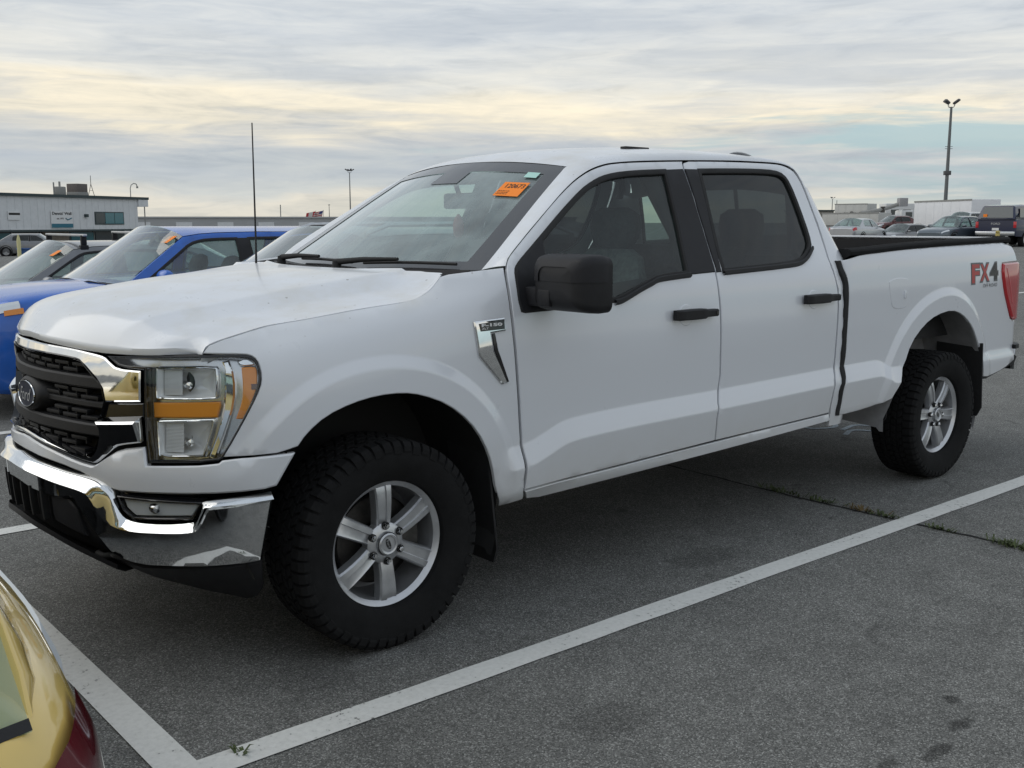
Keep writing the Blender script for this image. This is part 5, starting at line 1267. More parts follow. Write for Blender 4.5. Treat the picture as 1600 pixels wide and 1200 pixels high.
# ================================================================ other vehicles
CARGLASS = glass('car_glass', (.62, .76, .73), 1.7, dirt_sheen=.16)
DARKGLASS = glass('dark_car_glass', (.14, .16, .16), 1.0, dirt_sheen=.03)
def carpaint(name, col, rough=.3, metal=.3, dust=.1): return mat(name, col, rough, metal, coat=.7, vary=dust, vscale=6)
def make_car(name, spec, loc, rz, paint, glass_side=None, detail=True, **lab):
    """nose at local x=0 pointing to -x, tail at x=L, y across, z up"""
    S = spec; Lc, Wd = S['L'], S['W']; car = root(name, loc, rz, **lab)
    hw = pchip([0, .04*Lc, .12*Lc, .25*Lc, .5*Lc, .8*Lc, .93*Lc, .975*Lc, Lc], [Wd*.36, Wd*.43, Wd*.475, Wd*.497, Wd*.5, Wd*.495, Wd*.47, Wd*.44, Wd*.38])
    zt = pchip([p[0] for p in S['top']], [p[1] for p in S['top']])     # shoulder line
    cr = pchip([0, .1*Lc, S['xa'], S['xd'], Lc], [.02, .05, .05, .04, .02])
    zs = pchip([0, .06*Lc, .2*Lc, .8*Lc, .95*Lc, Lc], [.34, .24, .22, .22, .26, .36])
    def ringp(x, k):
        h, t, s = hw(x), zt(x), zs(x)
        prof = [(.88, s), (.955, s+.04), (.985, s+.16), (1.0, s+(t-s)*.45), (.995, s+(t-s)*.68), (.972, s+(t-s)*.86), (.94, t-.035), (.90, t-.008), (.84, t+cr(x)*.25), (.6, t+cr(x)*.6), (.3, t+cr(x)*.92), (0, t+cr(x))]
        i = min(int(abs(k)), len(prof)-2); u = abs(k)-i; a, b = prof[i], prof[i+1]
        return h*(a[0]+(b[0]-a[0])*u), a[1]+(b[1]-a[1])*u
    xs = [0, .006*Lc, .02*Lc, .045*Lc, .08*Lc]+[.12*Lc+.8*Lc*i/26 for i in range(27)]+[.945*Lc, .965*Lc, .982*Lc, .994*Lc, Lc]
    rows = []
    for x in xs:
        half = [ringp(x, k) for k in range(12)]
        rows.append([(x, -y, z) for y, z in half]+[(x, y, z) for y, z in half[-2::-1]])
    mb = MB().grid(rows); n = len(rows[0]); mb.F.append(tuple(range(n))); mb.F.append(tuple(range((len(rows)-1)*n, len(rows)*n))[::-1]); mb.F = [f[::-1] for f in mb.F]
    mb.build('body', paint, car, 42)
    # greenhouse
    xa, xb_, xc, xd, zr = S['xa'], S['xb'], S['xc'], S['xd'], S['zr']; tum = S.get('tum', .42)
    def side_y(x, z): return hw(clampv(x, xa*.8, xd))*.895-tum*(z-zt(x))-.10*(z-zt(x))**2
    ze = pchip([xb_, xb_+.25, (xb_+xc)/2, xc-.3, xc], [zr-.085, zr-.055, zr-.045, zr-.065, zr-.11])
    roofline = [(xb_+(xc-xb_)*i/14, ze(xb_+(xc-xb_)*i/14)) for i in range(15)]
    def belt(x): return zt(x)-.012
    outline = [(xa, belt(xa))]+[(xa+(xb_-xa)*t, belt(xa)+(roofline[0][1]-belt(xa))*t**.94) for t in (.25, .5, .75)]+roofline+[(xc+(xd-xc)*t, roofline[-1][1]+(belt(xd)-roofline[-1][1])*t) for t in (.33, .66)]+[(xd, belt(xd))]+[(xd+(xa-xd)*i/10, belt(xd+(xa-xd)*i/10)) for i in range(1, 10)]
    bp = S['bp']; holes = []
    for w0, w1 in S['win']:
        # window opening between x=w0 and x=w1 at belt, leaning with the pillars
        def lx(x, z, side):   # limit by A and D pillar
            t = clampv((z-belt(x))/(roofline[7][1]-belt(x))); return t
        P = []
        m_ = .055
        for i in range(9):
            x = w0+(w1-w0)*i/8; P.append((x, belt(x)+.045))
        up = []
        for i in range(9):
            x = w1+(w0-w1)*i/8; zt_ = ze(clampv(x, xb_, xc))-m_
            # A pillar limit
            if x < xb_+.12: zt_ = min(zt_, belt(xa)+(roofline[0][1]-belt(xa))*clampv((x-xa-.14)/(xb_-xa)))
            if x > xc-.10: zt_ = min(zt_, roofline[-1][1]-m_+(belt(xd)-roofline[-1][1])*clampv((x-xc+.12)/(xd-xc)))
            up.append((x+S.get('lean', .0)*(zt_-belt(x)), max(zt_, belt(x)+.05)))
        holes.append(P+up)
    gs = glass_side or CARGLASS
    for sd in (1, -1):
        fn = lambda x, z: (x, -sd*side_y(x, z), z)
        fr = panel('cabin_side', outline, fn, paint, car, holes=[smooth_poly(h, 1) for h in holes], res=.09, edge=.004, depth=.03, flip=sd < 0)
        for h in holes:
            h = smooth_poly(h, 1)
            if area2(h) < 0: h = h[::-1]
            panel('window_glass', offset_poly(h, -.006), lambda x, z: (x, -sd*(side_y(x, z)-.012), z), gs, fr, res=.12, edge=0, depth=.001, flip=sd < 0)
            if detail: panel('window_trim', offset_poly(h, -.012), lambda x, z: (x, -sd*(side_y(x, z)+.003), z), RUBBER, fr, holes=[offset_poly(h, .012)], res=.09, edge=.002, depth=.01, flip=sd < 0)
        x0, x1 = bp
        panel('pillar_trim', [(x0, belt(x0)+.02), (x1, belt(x1)+.02), (x1+.0, ze(x1)-.05), (x0, ze(x0)-.05)], lambda x, z: (x, -sd*(side_y(x, z)+.004), z), SATIN, fr, res=.1, edge=.002, depth=.006, flip=sd < 0)
        # mirror
        mxx = xa+.32; yb = side_y(mxx, belt(mxx)+.03); rows = []
        for dy, sc in ((0, .25), (.05, .35), (.07, .9), (.13, 1.0), (.20, .92), (.235, .6), (.24, .2)):
            rows.append([(mxx+.06*math.cos(t)*sc+.015, -sd*(yb+dy), belt(mxx)+.085+.068*math.sin(t)*sc-(.03 if dy < .06 else 0)) for t in [2*math.pi*k/14 for k in range(14)]])
        mb = MB().grid(rows, closed=True); mb.build('door_mirror', S.get('mirror', paint), car, 50)
    rows = []
    for i, (x, z) in enumerate(roofline):
        y0 = side_y(x, z)-.004; t = i/14
        rows.append([(x-(S.get('bow', .05))*(1-t)**2*(1-u*u)+.07*t**3*(1-u*u), u*y0, z+.004+(zr-z)*(1-abs(u)**2.4)) for u in [-1, -.97, -.9, -.75, -.55, -.3, 0, .3, .55, .75, .9, .97, 1]])
    MB().grid(rows).build('roof', S.get('roofmat', paint), car, 50)
    # windscreens
    def screen(nm, xA, xB, bowA, bowB, sgn):
        rows = []
        for i in range(9):
            t = i/8; x = xA+(xB-xA)*t; zA = zt(xA)-.012; zB = ze(xB)+.004; z = zA+(zB-zA)*t**.96; y0 = side_y(xA+(xB-xA)*t, z)-.006
            cz = .012+(zr-zB)*t
            rows.append([(x-sgn*(bowA+(bowB-bowA)*t)*(1-u*u), u*y0, z+cz*(1-abs(u)**2.2)) for u in [-1+i_/8 for i_ in range(17)]])
        o = MB().grid(rows).build(nm, CARGLASS if nm == 'windscreen' else gs, car, 60)
        V = []
        mb = MB()
        for r0, r1 in ((rows[0], rows[1]),): mb.grid([[tuple(Vector(p)+Vector((-sgn*.003, 0, .003))) for p in r0], [tuple(Vector(p).lerp(Vector(q), .6 if nm == 'windscreen' else .2)+Vector((-sgn*.003, 0, .003))) for p, q in zip(r0, r1)]])
        mb.build('screen_border', RUBBER, o, 50)
        return rows
    wrow = screen('windscreen', xa-.02, xb_, S.get('bowA', .075), S.get('bow', .05), 1)
    screen('rear_window', xd+.02, xc, .12, .07, -1)
    if detail:
        base = wrow[0]
        for j0, j1 in ((7, 2), (13, 7)):
            a = Vector(base[j0])+Vector((-.05, 0, .012)); b = Vector(base[j1]).lerp(Vector(wrow[1][j1]), .3)+Vector((-.012, 0, .014)); c = a.lerp(b, .5)+Vector((-.01, 0, .025))
            MB().tube([a, c, b], [.011, .008, .005], 6).build('wiper', RUBBER, car, 50)
        # interior: dash, seats
        mb = MB(); mb.grid([[(xa+.0, y, zt(xa)-.03), (xa+.35, y, zt(xa)-.02), (xa+.5, y, zt(xa)-.12), (xa+.5, y, .4)] for y in (-.70, -.3, 0, .3, .70)]); mb.build('dashboard', DASH, car, 40)
        for sx in (xa+1.05, xa+1.95):
            for y in (-.36, .36):
                mb = MB(); rows = []
                for z, hw_, th in ((.45, .24, .09), (.75, .25, .09), (zr-.58, .22, .07), (zr-.50, .14, .05), (zr-.48, .06, .03), (zr-.47, .12, .05), (zr-.36, .13, .055), (zr-.29, .10, .04), (zr-.27, .03, .01)):
                    xx = sx+(z-.5)*.25; rows.append([(xx-th, y-hw_*.8, z), (xx-th, y+hw_*.8, z), (xx, y+hw_, z), (xx+th, y+hw_*.8, z), (xx+th, y-hw_*.8, z), (xx, y-hw_, z)])
                mb.grid(rows, closed=True); mb.build('seat', SEATG, car, 60)
        mb = MB(); mb.box((xa+.2, -.72, .30), (xd-.1, .72, .36)); mb.build('floor_pan', UNDER, car)
        mb = MB(); mb.tube([(xb_+.02, 0, zr-.06), (xb_+.06, 0, zr-.13)], .012, 6); mb.box((xb_+.05, -.11, zr-.17), (xb_+.075, .11, zr-.11), bev=.01); mb.build('rear_view_mirror', GLOSSBLK, car, 40)
    # lamps and plate on the body skin
    def patch(nm, x0, x1, k0, k1, m, o=.006, both=True, par=None):
        for sd in ((1, -1) if both else (1,)):
            rows = []
            for i in range(7):
                x = x0+(x1-x0)*i/6; row = []
                for j in range(6):
                    k = k0+(k1-k0)*j/5; y, z = ringp(x, k); row.append((x+(-o*.5 if x < Lc/2 else o*.5), -sd*(y+o), z+o*.2))
                rows.append(row if sd > 0 else row[::-1])
            MB().grid(rows).build(nm, m, car, 50)
    for p in S.get('patch', ()): patch(*p)
    # wheels
    for wx in S.get('wheels', (.19*Lc, .79*Lc)):
        for sd in (1, -1):
            w = root('wheel', (wx, -sd*(hw(wx)-.10), .33), parent=car)
            MB().grid(lathe([(.20, -sd*.09), (.24, -sd*.105), (.31, -sd*.10), (.335, -sd*.06), (.335, sd*.06), (.30, sd*.1)], 28), closed=True).build('tyre', TYRE, w, 40)
            mb = MB().grid(lathe([(.215, -sd*.085), (.20, -sd*.06), (.06, -sd*.07), (.001, -sd*.085)], 28), closed=True); mb.build('rim', ALLOY, w, 30)
            mb = MB(); mb.grid(lathe([(.385, -sd*.02), (.375, -sd*.107), (.33, -sd*.107)], 28, (0, 0, .03)), closed=True); mb.build('wheel_arch', RUBBER, w, 30)
    car['_h'] = 0; del car['_h']
    return car, ringp, dict(hw=hw, zt=zt, ze=ze, side_y=side_y, belt=belt)
CLEARL = mat('clear_lamp', (.75, .77, .78), .12, .6, coat=1.0)
SUV = dict(L=4.6, W=1.86, top=[(0, .78), (.10, .90), (.35, .985), (1.2, 1.055), (1.6, 1.07), (3.2, 1.115), (4.2, 1.14), (4.45, 1.10), (4.6, .95)], xa=1.22, xb=1.86, xc=4.02, xd=4.46, zr=1.655, win=[(1.46, 2.36), (2.48, 3.36), (3.44, 3.98)], bp=(2.37, 2.47), patch=[('headlamp', .035, .42, 5.4, 7.0, CLEARL), ('turn_signal', .30, .44, 5.0, 5.6, AMBER, .008), ('tail_lamp', 4.30, 4.57, 4.2, 6.6, REDL)])
import copy
blue = dict(SUV); blue['zr'] = 1.565
BLUE = carpaint('blue_paint', (.012, .125, .55), .26, .05, .12)
BC, brp, bi = make_car('blue_suv', blue, (-.10, 5.58, gz(1.5, 5.6)-.03), R(.5), BLUE, label='bright blue compact SUV with dusty hood and orange ticket on its windshield', cat='suv')
dk = dict(SUV); dk['zr'] = 1.56; dk['L'] = 4.7
DARKP = carpaint('charcoal_paint', (.055, .052, .055), .32, .3, .2)
DC, drp, di = make_car('charcoal_suv', dk, (.10, 2.90, -.05), R(-.4), DARKP, DARKGLASS, label='charcoal SUV with silver roof rails in the stall beyond the white pickup', cat='suv')
for sd in (1, -1):
    pts = [(1.9+.2*i, -sd*(di['side_y'](1.9+.2*i, di['ze'](1.9+.2*i))-.07), di['ze'](1.9+.2*i)+(.075 if 0 < i < 10 else .035)) for i in range(11)]
    MB().tube(pts, .016, 8).build('roof_rail', ALLOY, DC, 50)
SED = dict(L=4.65, W=1.80, top=[(0, .66), (.12, .76), (.40, .83), (1.15, .93), (1.5, .95), (3.2, .985), (3.9, 1.0), (4.5, .98), (4.65, .86)], xa=1.15, xb=1.86, xc=3.35, xd=4.05, zr=1.44, win=[(1.40, 2.26), (2.38, 3.30)], bp=(2.27, 2.37), patch=[('headlamp', .04, .45, 5.2, 7.0, CLEARL), ('tail_lamp', 4.38, 4.63, 4.4, 6.8, REDL)])
GREYP = carpaint('grey_paint', (.20, .205, .215), .32, .5, .12)
SC_, srp, si = make_car('grey_sedan', dict(SED), (-.18, 8.30, gz(1.8, 8.3)-.02), R(.3), GREYP, label='grey sedan with black roof rack feet parked beyond the blue SUV', cat='sedan')
for xx in (1.98, 2.75):
    yy = si['side_y'](xx, si['ze'](xx))-.02; zz = si['ze'](xx)
    rk = root('roof_rack_bar', (xx, 0, zz), parent=SC_)
    for sd in (1, -1):
        mb = MB(); mb.box((-.045, -sd*yy-.03, -.03), (.045, -sd*yy+.03, .03), bev=.008); mb.box((-.03, -sd*yy-.022, .03), (.03, -sd*yy+.022, .135), bev=.008); mb.build('rack_foot', BLACK, rk, 40)
    MB().box((-.022, -yy-.06, .125), (.022, yy+.06, .150), bev=.006).build('cross_bar', ALLOY, rk, 40)
# orange tickets on the neighbours' windscreens
def ticket(x, y, z, rzz, par, nm='stock_ticket', w=.15, h=.11, tilt=38):
    M = Matrix.Translation((x, y, z)) @ Matrix.Rotation(R(rzz), 4, 'Z') @ Matrix.Rotation(R(-tilt), 4, 'Y')
    mb = MB(); mb.box((-h/2, -w/2, 0), (h/2, w/2, .002), M); o = mb.build(nm, ORANGE, par); return o
ticket(1.765, -.56, 1.455, 0, BC, tilt=32); ticket(1.70, -.52, 1.318, 0, SC_, tilt=30)
# --- far row on the left and the building
def dep(px, py, D):     # a point D metres ahead of the camera, given the direction it is seen in
    fw = Vector((math.cos(PITCH)*math.cos(YAW), math.cos(PITCH)*math.sin(YAW), math.sin(PITCH))); r = fw.cross(Vector((0, 0, 1))).normalized(); u = r.cross(fw)
    return CAM_P+(fw+r*((px-800)/1621.94)+u*((600-py)/1621.94))*D
def gpos(px, D):
    p = dep(px, 350, D); return p.x, p.y, gz(p.x, p.y)
DG = carpaint('dark_grey_paint', (.014, .015, .017), .4, .0, .15)
lowspec = dict(SUV); lowspec['L'] = 4.8
x, y, z = gpos(18, 60); make_car('grey_suv', lowspec, (x-2.2, y+1.0, z-.12), YAW+R(172)-math.pi/2+R(0), DG, DARKGLASS, False, label='dark grey SUV parked in front of the white building', cat='suv')
x, y, z = gpos(58, 64); make_car('grey_sedan', dict(SED), (x+2.0, y, z-.1), YAW+R(105), GREYP, DARKGLASS, False, label='pale grey sedan half hidden behind the dark grey SUV by the building', cat='sedan')
CLAD = mat('white_cladding', (.68, .70, .72), .6, vary=.08, vscale=2); TRIM = mat('teal_dark_trim', (.03, .05, .055), .5); STORE = mat('storefront_dark', (.02, .035, .04), .25, coat=.4)
TEAL = mat('teal_glass', (.02, .16, .20), .12, coat=.8); DGL = mat('dark_window', (.04, .055, .065), .15, coat=.5); STONE = mat('tan_stone', (.22, .19, .16), .85, vary=.25, vscale=3)
SIGNW = mat('sign_white', (.72, .73, .74), .5); SIGNT = mat('sign_teal', (.02, .15, .22), .5); ROOFG = mat('roof_equipment', (.30, .30, .29), .6, vary=.15); BROWNEQ = mat('roof_unit_brown', (.15, .13, .12), .7, vary=.2)
D0 = 112.0
A0 = dep(-260, 362, D0-32); A1 = dep(217, 366, D0)          # near facade line, left and right ends
BL = root('metal_clad_building', (A1.x, A1.y, gz(A1.x, A1.y)), math.atan2(A0.y-A1.y, A0.x-A1.x), label='long white metal-clad building with dark storefront and teal upper window', cat='building')
# local axes: +x runs left along the facade, +y towards the camera side or away; find sign
zg = gz(A1.x, A1.y); ang = math.atan2(A0.y-A1.y, A0.x-A1.x)
tocam = Vector((CAM_P.x-A1.x, CAM_P.y-A1.y)); loc_y = -math.sin(ang)*tocam.x+math.cos(ang)*tocam.y; FY_ = 1 if loc_y > 0 else -1
def hz(py, D): return CAM_P.z+ (348-py)/1621.94*D   # height seen at picture row py, D metres off
Hn = dep(217, 312, D0).z-zg; Hs = dep(217, 358, D0).z-zg
Lb = (Vector((A0.x, A0.y))-Vector((A1.x, A1.y))).length
def bx(nm, x0, x1, d0, d1, z0, z1, m, par=BL, bev=0):
    a, b = sorted((FY_*d0, FY_*d1)); return MB().box((x0, a, z0), (x1, b, z1), bev=bev).build(nm, m, par)
bx('upper_wall', 0, Lb, -18, 0, Hs, Hn, CLAD)
for k in range(int(Lb/.9)): bx('cladding_rib', .4+k*.9, .44+k*.9, .002, .02, Hs, Hn, CLAD)
bx('lower_wall', .8, Lb, -17.5, -1.2, -.5, Hs-.002, STORE)
bx('roof_trim', -1.6, Lb, -18.2, .25, Hn, Hn+.26, TRIM); bx('roof_soffit', -1.5, -.002, -6, .20, Hn-.75, Hn-.002, CLAD); bx('base_trim', 0, Lb, .001, .06, Hs-.16, Hs+.02, TRIM)
for k, (x0, x1) in enumerate(((2.2, 5.2), (5.5, 8.6), (13.0, 16.0), (16.2, 19.5), (19.8, 23))):
    w = bx('shop_window', x0, x1, -1.198, -1.15, .2, Hs-.3, TEAL if k % 2 else DGL); bx('window_frame', x0-.08, x0, -1.198, -1.10, -.2, Hs-.1, ROOFG, w)
bx('stone_pier', 9.2, 12.6, -1.198, -.9, -.5, Hs-.02, STONE)
wx0, wx1 = 2.3, 6.4
wd = bx('upper_window', wx0-.08, wx1+.08, .003, .05, Hn-2.65, Hn-1.35, TRIM)
for k in range(3): bx('pane', wx0+(wx1-wx0)*k/3+.04, wx0+(wx1-wx0)*(k+1)/3-.04, .052, .07, Hn-2.55, Hn-1.45, DGL if k == 2 else TEAL, wd)
sg = bx('wall_sign', 9.6, 12.4, .04, .10, Hn-2.95, Hn-1.3, SIGNW); bx('sign_band', 9.6, 12.4, .102, .115, Hn-2.93, Hn-2.55, SIGNT, sg)
def stext(t, cx, cz, w, h, m, par):
    sx = -1      # facade runs right to left as seen
    text('sign_letters', t, lambda x, y, z: (cx-x, FY_*.118, cz+y), m, par, .5, width=w, height=h, bold=.01)
stext("Dennis' Wall", 11.0, Hn-1.55, 2.5, .30, INK, sg); stext('est. 1972', 11.25, Hn-2.05, .9, .16, INK, sg)
mb = MB(); mb.tube([(10.55, FY_*.12, Hn-2.0), (10.3, FY_*.12, Hn-2.18), (9.75, FY_*.12, Hn-2.0)], .05, 5); mb.build('sign_mark', SIGNT, sg)
sg2 = bx('wall_sign', 16.2, 17.6, .04, .10, Hn-2.2, Hn-1.4, SIGNW); bx('sign_band', 16.2, 17.5, .102, .11, Hn-1.75, Hn-1.55, INK, sg2)
bx('wall_lamp', 7.6, 7.9, .003, .3, Hn-1.9, Hn-1.6, TRIM)
bx('roller_door', 14.6, 17.4, .003, .05, Hs+.02, Hn-3.0, CLAD)
mb = MB(); mb.tube([(-1.0, FY_*.1, Hn-.7), (-1.0, FY_*.1, -.3)], .06, 8); mb.build('canopy_post', ROOFG, BL, 50)
# roof equipment are things standing on the roof
def on_roof(nm, x, d, parts, label, cat):
    p = BL.matrix_world if False else None
    c, s = math.cos(ang), math.sin(ang); wx, wy = A1.x+c*x-s*FY_*d, A1.y+s*x+c*FY_*d
    r = root(nm, (wx, wy, zg+Hn+.262), ang, label=label, cat=cat); 
    for pn, f, m in parts:
        mb = MB(); f(mb); mb.build(pn, m, r, 40)
on_roof('roof_vent', 7.8, -3, [('vent_body', lambda b: b.box((-.45, -.4, 0), (.45, .4, .9), bev=.1), ROOFG), ('vent_cap', lambda b: b.tube([(0, 0, .9), (0, 0, 1.4)], .1, 8), ROOFG), ('pipe', lambda b: b.tube([(.8, 0, 0), (.8, 0, 1.3)], .07, 8), ROOFG)], 'pale rounded roof vent left of the brown unit on the building', 'roof vent')
on_roof('roof_unit', 5.4, -3, [('casing', lambda b: b.box((-.72, -.7, .1), (.72, .7, 1.25), bev=.04), BROWNEQ), ('lower_casing', lambda b: b.box((-.75, -.73, 0), (.75, .73, .4), bev=.02), ROOFG)], 'brown boxy ventilation unit on the roof of the white building', 'roof unit')
def mast(b): [b.tube([(-.5+.0*k, 0, 0), (0, 0, 1.4)], .03, 4) if k == 0 else b.tube([(.5, 0, 0), (0, 0, 1.4)], .03, 4) for k in range(2)]; b.tube([(0, 0, 1.3), (0, 0, 2.3)], .03, 4); b.tube([(-.25, 0, .7), (.25, 0, .7)], .025, 4)
on_roof('roof_mast', 1.2, -5, [('tripod', mast, STEEL)], 'thin tripod mast at the right end of the building roof', 'mast')
on_roof('roof_mast', 14.4, -5, [('tripod', mast, STEEL)], 'thin tripod mast towards the left end of the building roof', 'mast')
def arm(b): b.tube([(0, 0, 0), (0, 0, .9), (-.15, 0, 1.25), (-.55, 0, 1.45), (-.95, 0, 1.4), (-1.1, 0, 1.15)], .05, 6); b.tube([(-1.1, 0, 1.15), (-1.1, 0, .95)], .12, 6)
on_roof('roof_lamp', .6, -.3, [('gooseneck', arm, ROOFG)], 'gooseneck lamp on the right corner of the building roof', 'lamp')
on_roof('roof_fan', 16.2, -3, [('fan_cap', lambda b: b.tube([(0, 0, 0), (0, 0, .4), (0, 0, .7)], [.15, .15, .3], 8), STEEL)], 'small dark fan cap near the left edge of the roof', 'vent')
# yellow bollard and bin by the dark SUV
x, y, z = gpos(27, 50); BOL = mat('bollard_yellow', (.62, .58, .30), .6)
mb = MB(); mb.tube([(0, 0, -.1), (0, 0, 1.05), (0, 0, 1.18), (0, 0, 1.35)], [.09, .09, .07, .03], 12); mb.build('bollard', BOL, None, 40, label='pale yellow bollard in front of the dark grey SUV', cat='bollard').location = (x, y, z)
x, y, z = gpos(34, 50.5); mb = MB(); mb.box((-.25, -.25, 0), (.25, .25, .62), bev=.04); mb.box((-.28, -.28, .62), (.28, .28, .70), bev=.02); mb.build('blue_bin', mat('bin_blue', (.02, .08, .25), .6), None, 40, label='small blue bin beside the yellow bollard', cat='bin').location = (x, y, z)
# long low warehouse far behind
p0 = dep(150, 345, 230); p1 = dep(900, 345, 250); WH = mat('warehouse_grey', (.40, .41, .42), .7, vary=.06, vscale=.3)
def slab(nm, p0, p1, zt0, depth_, m, label, cat, rib=None):
    a = math.atan2(p1.y-p0.y, p1.x-p0.x); L_ = math.hypot(p1.x-p0.x, p1.y-p0.y); r = root(nm, (p0.x, p0.y, gz(p0.x, p0.y)), a, label=label, cat=cat)
    MB().box((0, 0, -2), (L_, depth_, zt0)).build('wall', m, r); MB().box((-.3, -.3, zt0+.003), (L_+.3, depth_+.3, zt0+.35)).build('roof_edge', TRIM if rib is None else rib, r); return r, L_
r, L_ = slab('warehouse', p0, p1, 3.5, 40, WH, 'long low grey warehouse on the horizon behind the parked cars', 'warehouse', WH)
for k in range(12): MB().box((8+k*9, -.08, 0), (11.5+k*9, -.01, 2.6)).build('loading_door', CLAD, r)
# ---- poles
POLE = mat('galvanised_pole', (.16, .17, .175), .5, .5); LAMPM = mat('lamp_head_grey', (.10, .10, .105), .5, .3)
def light_pole(px, py_top, D, r0, heads, label, collar=False, hk=.6):
    x, y, z = gpos(px, D); top = dep(px, py_top, D).z; h = top-z
    P = root('light_pole', (x, y, z), YAW, label=label, cat='light pole')
    MB().tube([(0, 0, -.5), (0, 0, h*.5), (0, 0, h)], [r0, r0*.8, r0*.55], 10).build('mast', POLE, P, 50)
    k = hk
    if collar:
        MB().box((-.55*k, -.75*k, h*.435), (.55*k, .75*k, h*.435+1.0*k), bev=.1*k).build('service_box', LAMPM, P, 40)
        for zz in (.655, .672): MB().tube([(0, -.9*k, h*zz), (0, .9*k, h*zz)], .06*k, 5).build('cross_arm', LAMPM, P, 50)
    for j in range(heads):
        a = 2*math.pi*j/heads+.5; c, s = math.cos(a), math.sin(a)
        mb = MB(); mb.tube([(0, 0, h-.2*k), (c*.7*k, s*.7*k, h-.1*k), (c*1.0*k, s*1.0*k, h+.35*k), (c*1.0*k, s*1.0*k, h+.9*k)], .06*k, 6); ar = mb.build('lamp_arm', POLE, P, 50)
        M = Matrix.Translation((c*1.5*k, s*1.5*k, h+1.15*k)) @ Matrix.Rotation(a, 4, 'Z') @ Matrix.Rotation(R(-28), 4, 'Y')
        mb = MB(); mb.box((-.75*k, -.38*k, -.22*k), (.75*k, .38*k, .22*k), M, bev=.1*k); mb.build('lamp_head', LAMPM, ar, 40)
light_pole(1475, 170, 150, .30, 4, 'tall light pole with four flood heads rising behind the white box trailer', True)
light_pole(548, 270, 300, .22, 4, 'light pole with flood heads seen just left of the pickup roof', False, .62)
light_pole(1299, 311, 420, .22, 3, 'small distant light pole right of the pickup cab', False, .5)
light_pole(515, 322, 330, .16, 2, 'short distant lamp pole beside the flags', False, .3)
def flag(px, py, D, cols, label):
    x, y, z = gpos(px, D); top = dep(px, py, D).z
    F_ = root('flag_on_pole', (x, y, z), YAW-math.pi/2, label=label, cat='flag'); h = top-z
    MB().tube([(0, 0, 0), (0, 0, h)], .06, 6).build('flag_pole', POLE, F_, 50)
    for (u0, u1, v0, v1, m, nm) in cols:
        rows = [[(-.1-(u0+(u1-u0)*i/5)*2.6+ (v*-.4), .25*math.sin(3*(u0+(u1-u0)*i/5)+v)+.0, h-.2-(v)*1.9-.9*(u0+(u1-u0)*i/5)*.6) for i in range(6)] for v in (v0, (v0+v1)/2, v1)]
        mb = MB().grid(rows); V = mb.V[:]; n = len(V); mb.V += [(a, b+.02, c) for a, b, c in V]; mb.F += [tuple(i+n for i in f[::-1]) for f in mb.F]; mb.build(nm, m, F_, 50)
FR, FW, FB = mat('flag_red', (.45, .04, .05), .8), mat('flag_white', (.6, .58, .56), .8), mat('flag_blue', (.04, .05, .18), .8)
flag(512, 329, 300, [(0, .27, 0, 1, FR, 'red_band'), (.27, .73, 0, 1, FW, 'white_band'), (.73, 1, 0, 1, FR, 'red_band')], 'red and white flag on a distant pole, left of the two flags') if False else None
flag(494, 329, 300, [(0, .27, 0, 1, FR, 'red_band'), (.27, .73, 0, 1, FW, 'white_band'), (.73, 1, 0, 1, FR, 'red_band')], 'red and white flag on a distant pole, left one of the two flags')
flag(506, 328, 300, [(0, 1, k/7, (k+1)/7, FR if k % 2 == 0 else FW, 'stripe') for k in range(3, 7)]+[(.42, 1, k/7, (k+1)/7, FR if k % 2 == 0 else FW, 'stripe') for k in range(3)]+[(0, .42, 0, 3/7, FB, 'canton')], 'striped flag with blue corner on a distant pole, right one of the two flags')
for px, py, D, lb in ((439, 320, 260, 'thin bare mast on the horizon near the whip aerial'), (1306, 313, 380, 'thin bare mast beside the small distant light pole')):
    x, y, z = gpos(px, D); top = dep(px, py, D).z; MB().tube([(0, 0, 0), (0, 0, top-z)], .12, 5).build('thin_mast', POLE, None, 50, label=lb, cat='mast').location = (x, y, z)
# ---- right hand background: cars, trailers
SILV = carpaint('silver_paint', (.46, .47, .49), .3, .6, .08); BGREY = carpaint('bluegrey_paint', (.10, .125, .15), .3, .4, .12); WHT = carpaint('van_white', (.62, .63, .64), .35, 0, .06); NAVYP = carpaint('navy_paint', (.008, .014, .05), .3, .1, .05); MAROON = carpaint('maroon_paint', (.12, .03, .03), .5, .2, .4)
va_ = YAW
def place(px, D, rz_rel, L_, name, spec, paint, glass_, label, cat, zoff=0.0):
    x, y, z = gpos(px, D); a = va_+rz_rel; s2 = dict(spec)
    return make_car(name, s2, (x-math.cos(a)*L_/2, y-math.sin(a)*L_/2, z+zoff), a, paint, glass_, False, label=label, cat=cat)
sed2 = dict(SED); sed2['zr'] = 1.47
place(1342, 60, math.pi-R(42), 4.65, 'silver_sedan', sed2, SILV, CARGLASS, 'silver sedan showing its tail above the bed rail, nearest the pickup cab', 'sedan')
hat = dict(SED); hat.update(L=4.3, xc=3.35, xd=4.05, zr=1.46)
place(1412, 62, -R(58), 4.3, 'grey_sedan', dict(hat), GREYP, DARKGLASS, 'low grey sedan between the silver sedan and the blue-grey hatchback', 'sedan', -.35)
place(1492, 52, -R(55), 4.3, 'bluegrey_hatchback', dict(hat, zr=1.50), BGREY, CARGLASS, 'blue-grey hatchback facing the camera left of the navy pickup', 'hatchback', .02)
place(1508, 64, -R(55), 4.6, 'white_suv', dict(SUV, zr=1.75), WHT, DARKGLASS, 'white SUV whose roof shows behind the blue-grey hatchback', 'suv', .0)
place(1398, 90, -R(70), 4.5, 'wrecked_car', dict(SED, zr=1.5), MAROON, DARKGLASS, 'maroon wrecked car in front of the bucket truck', 'car', .1)
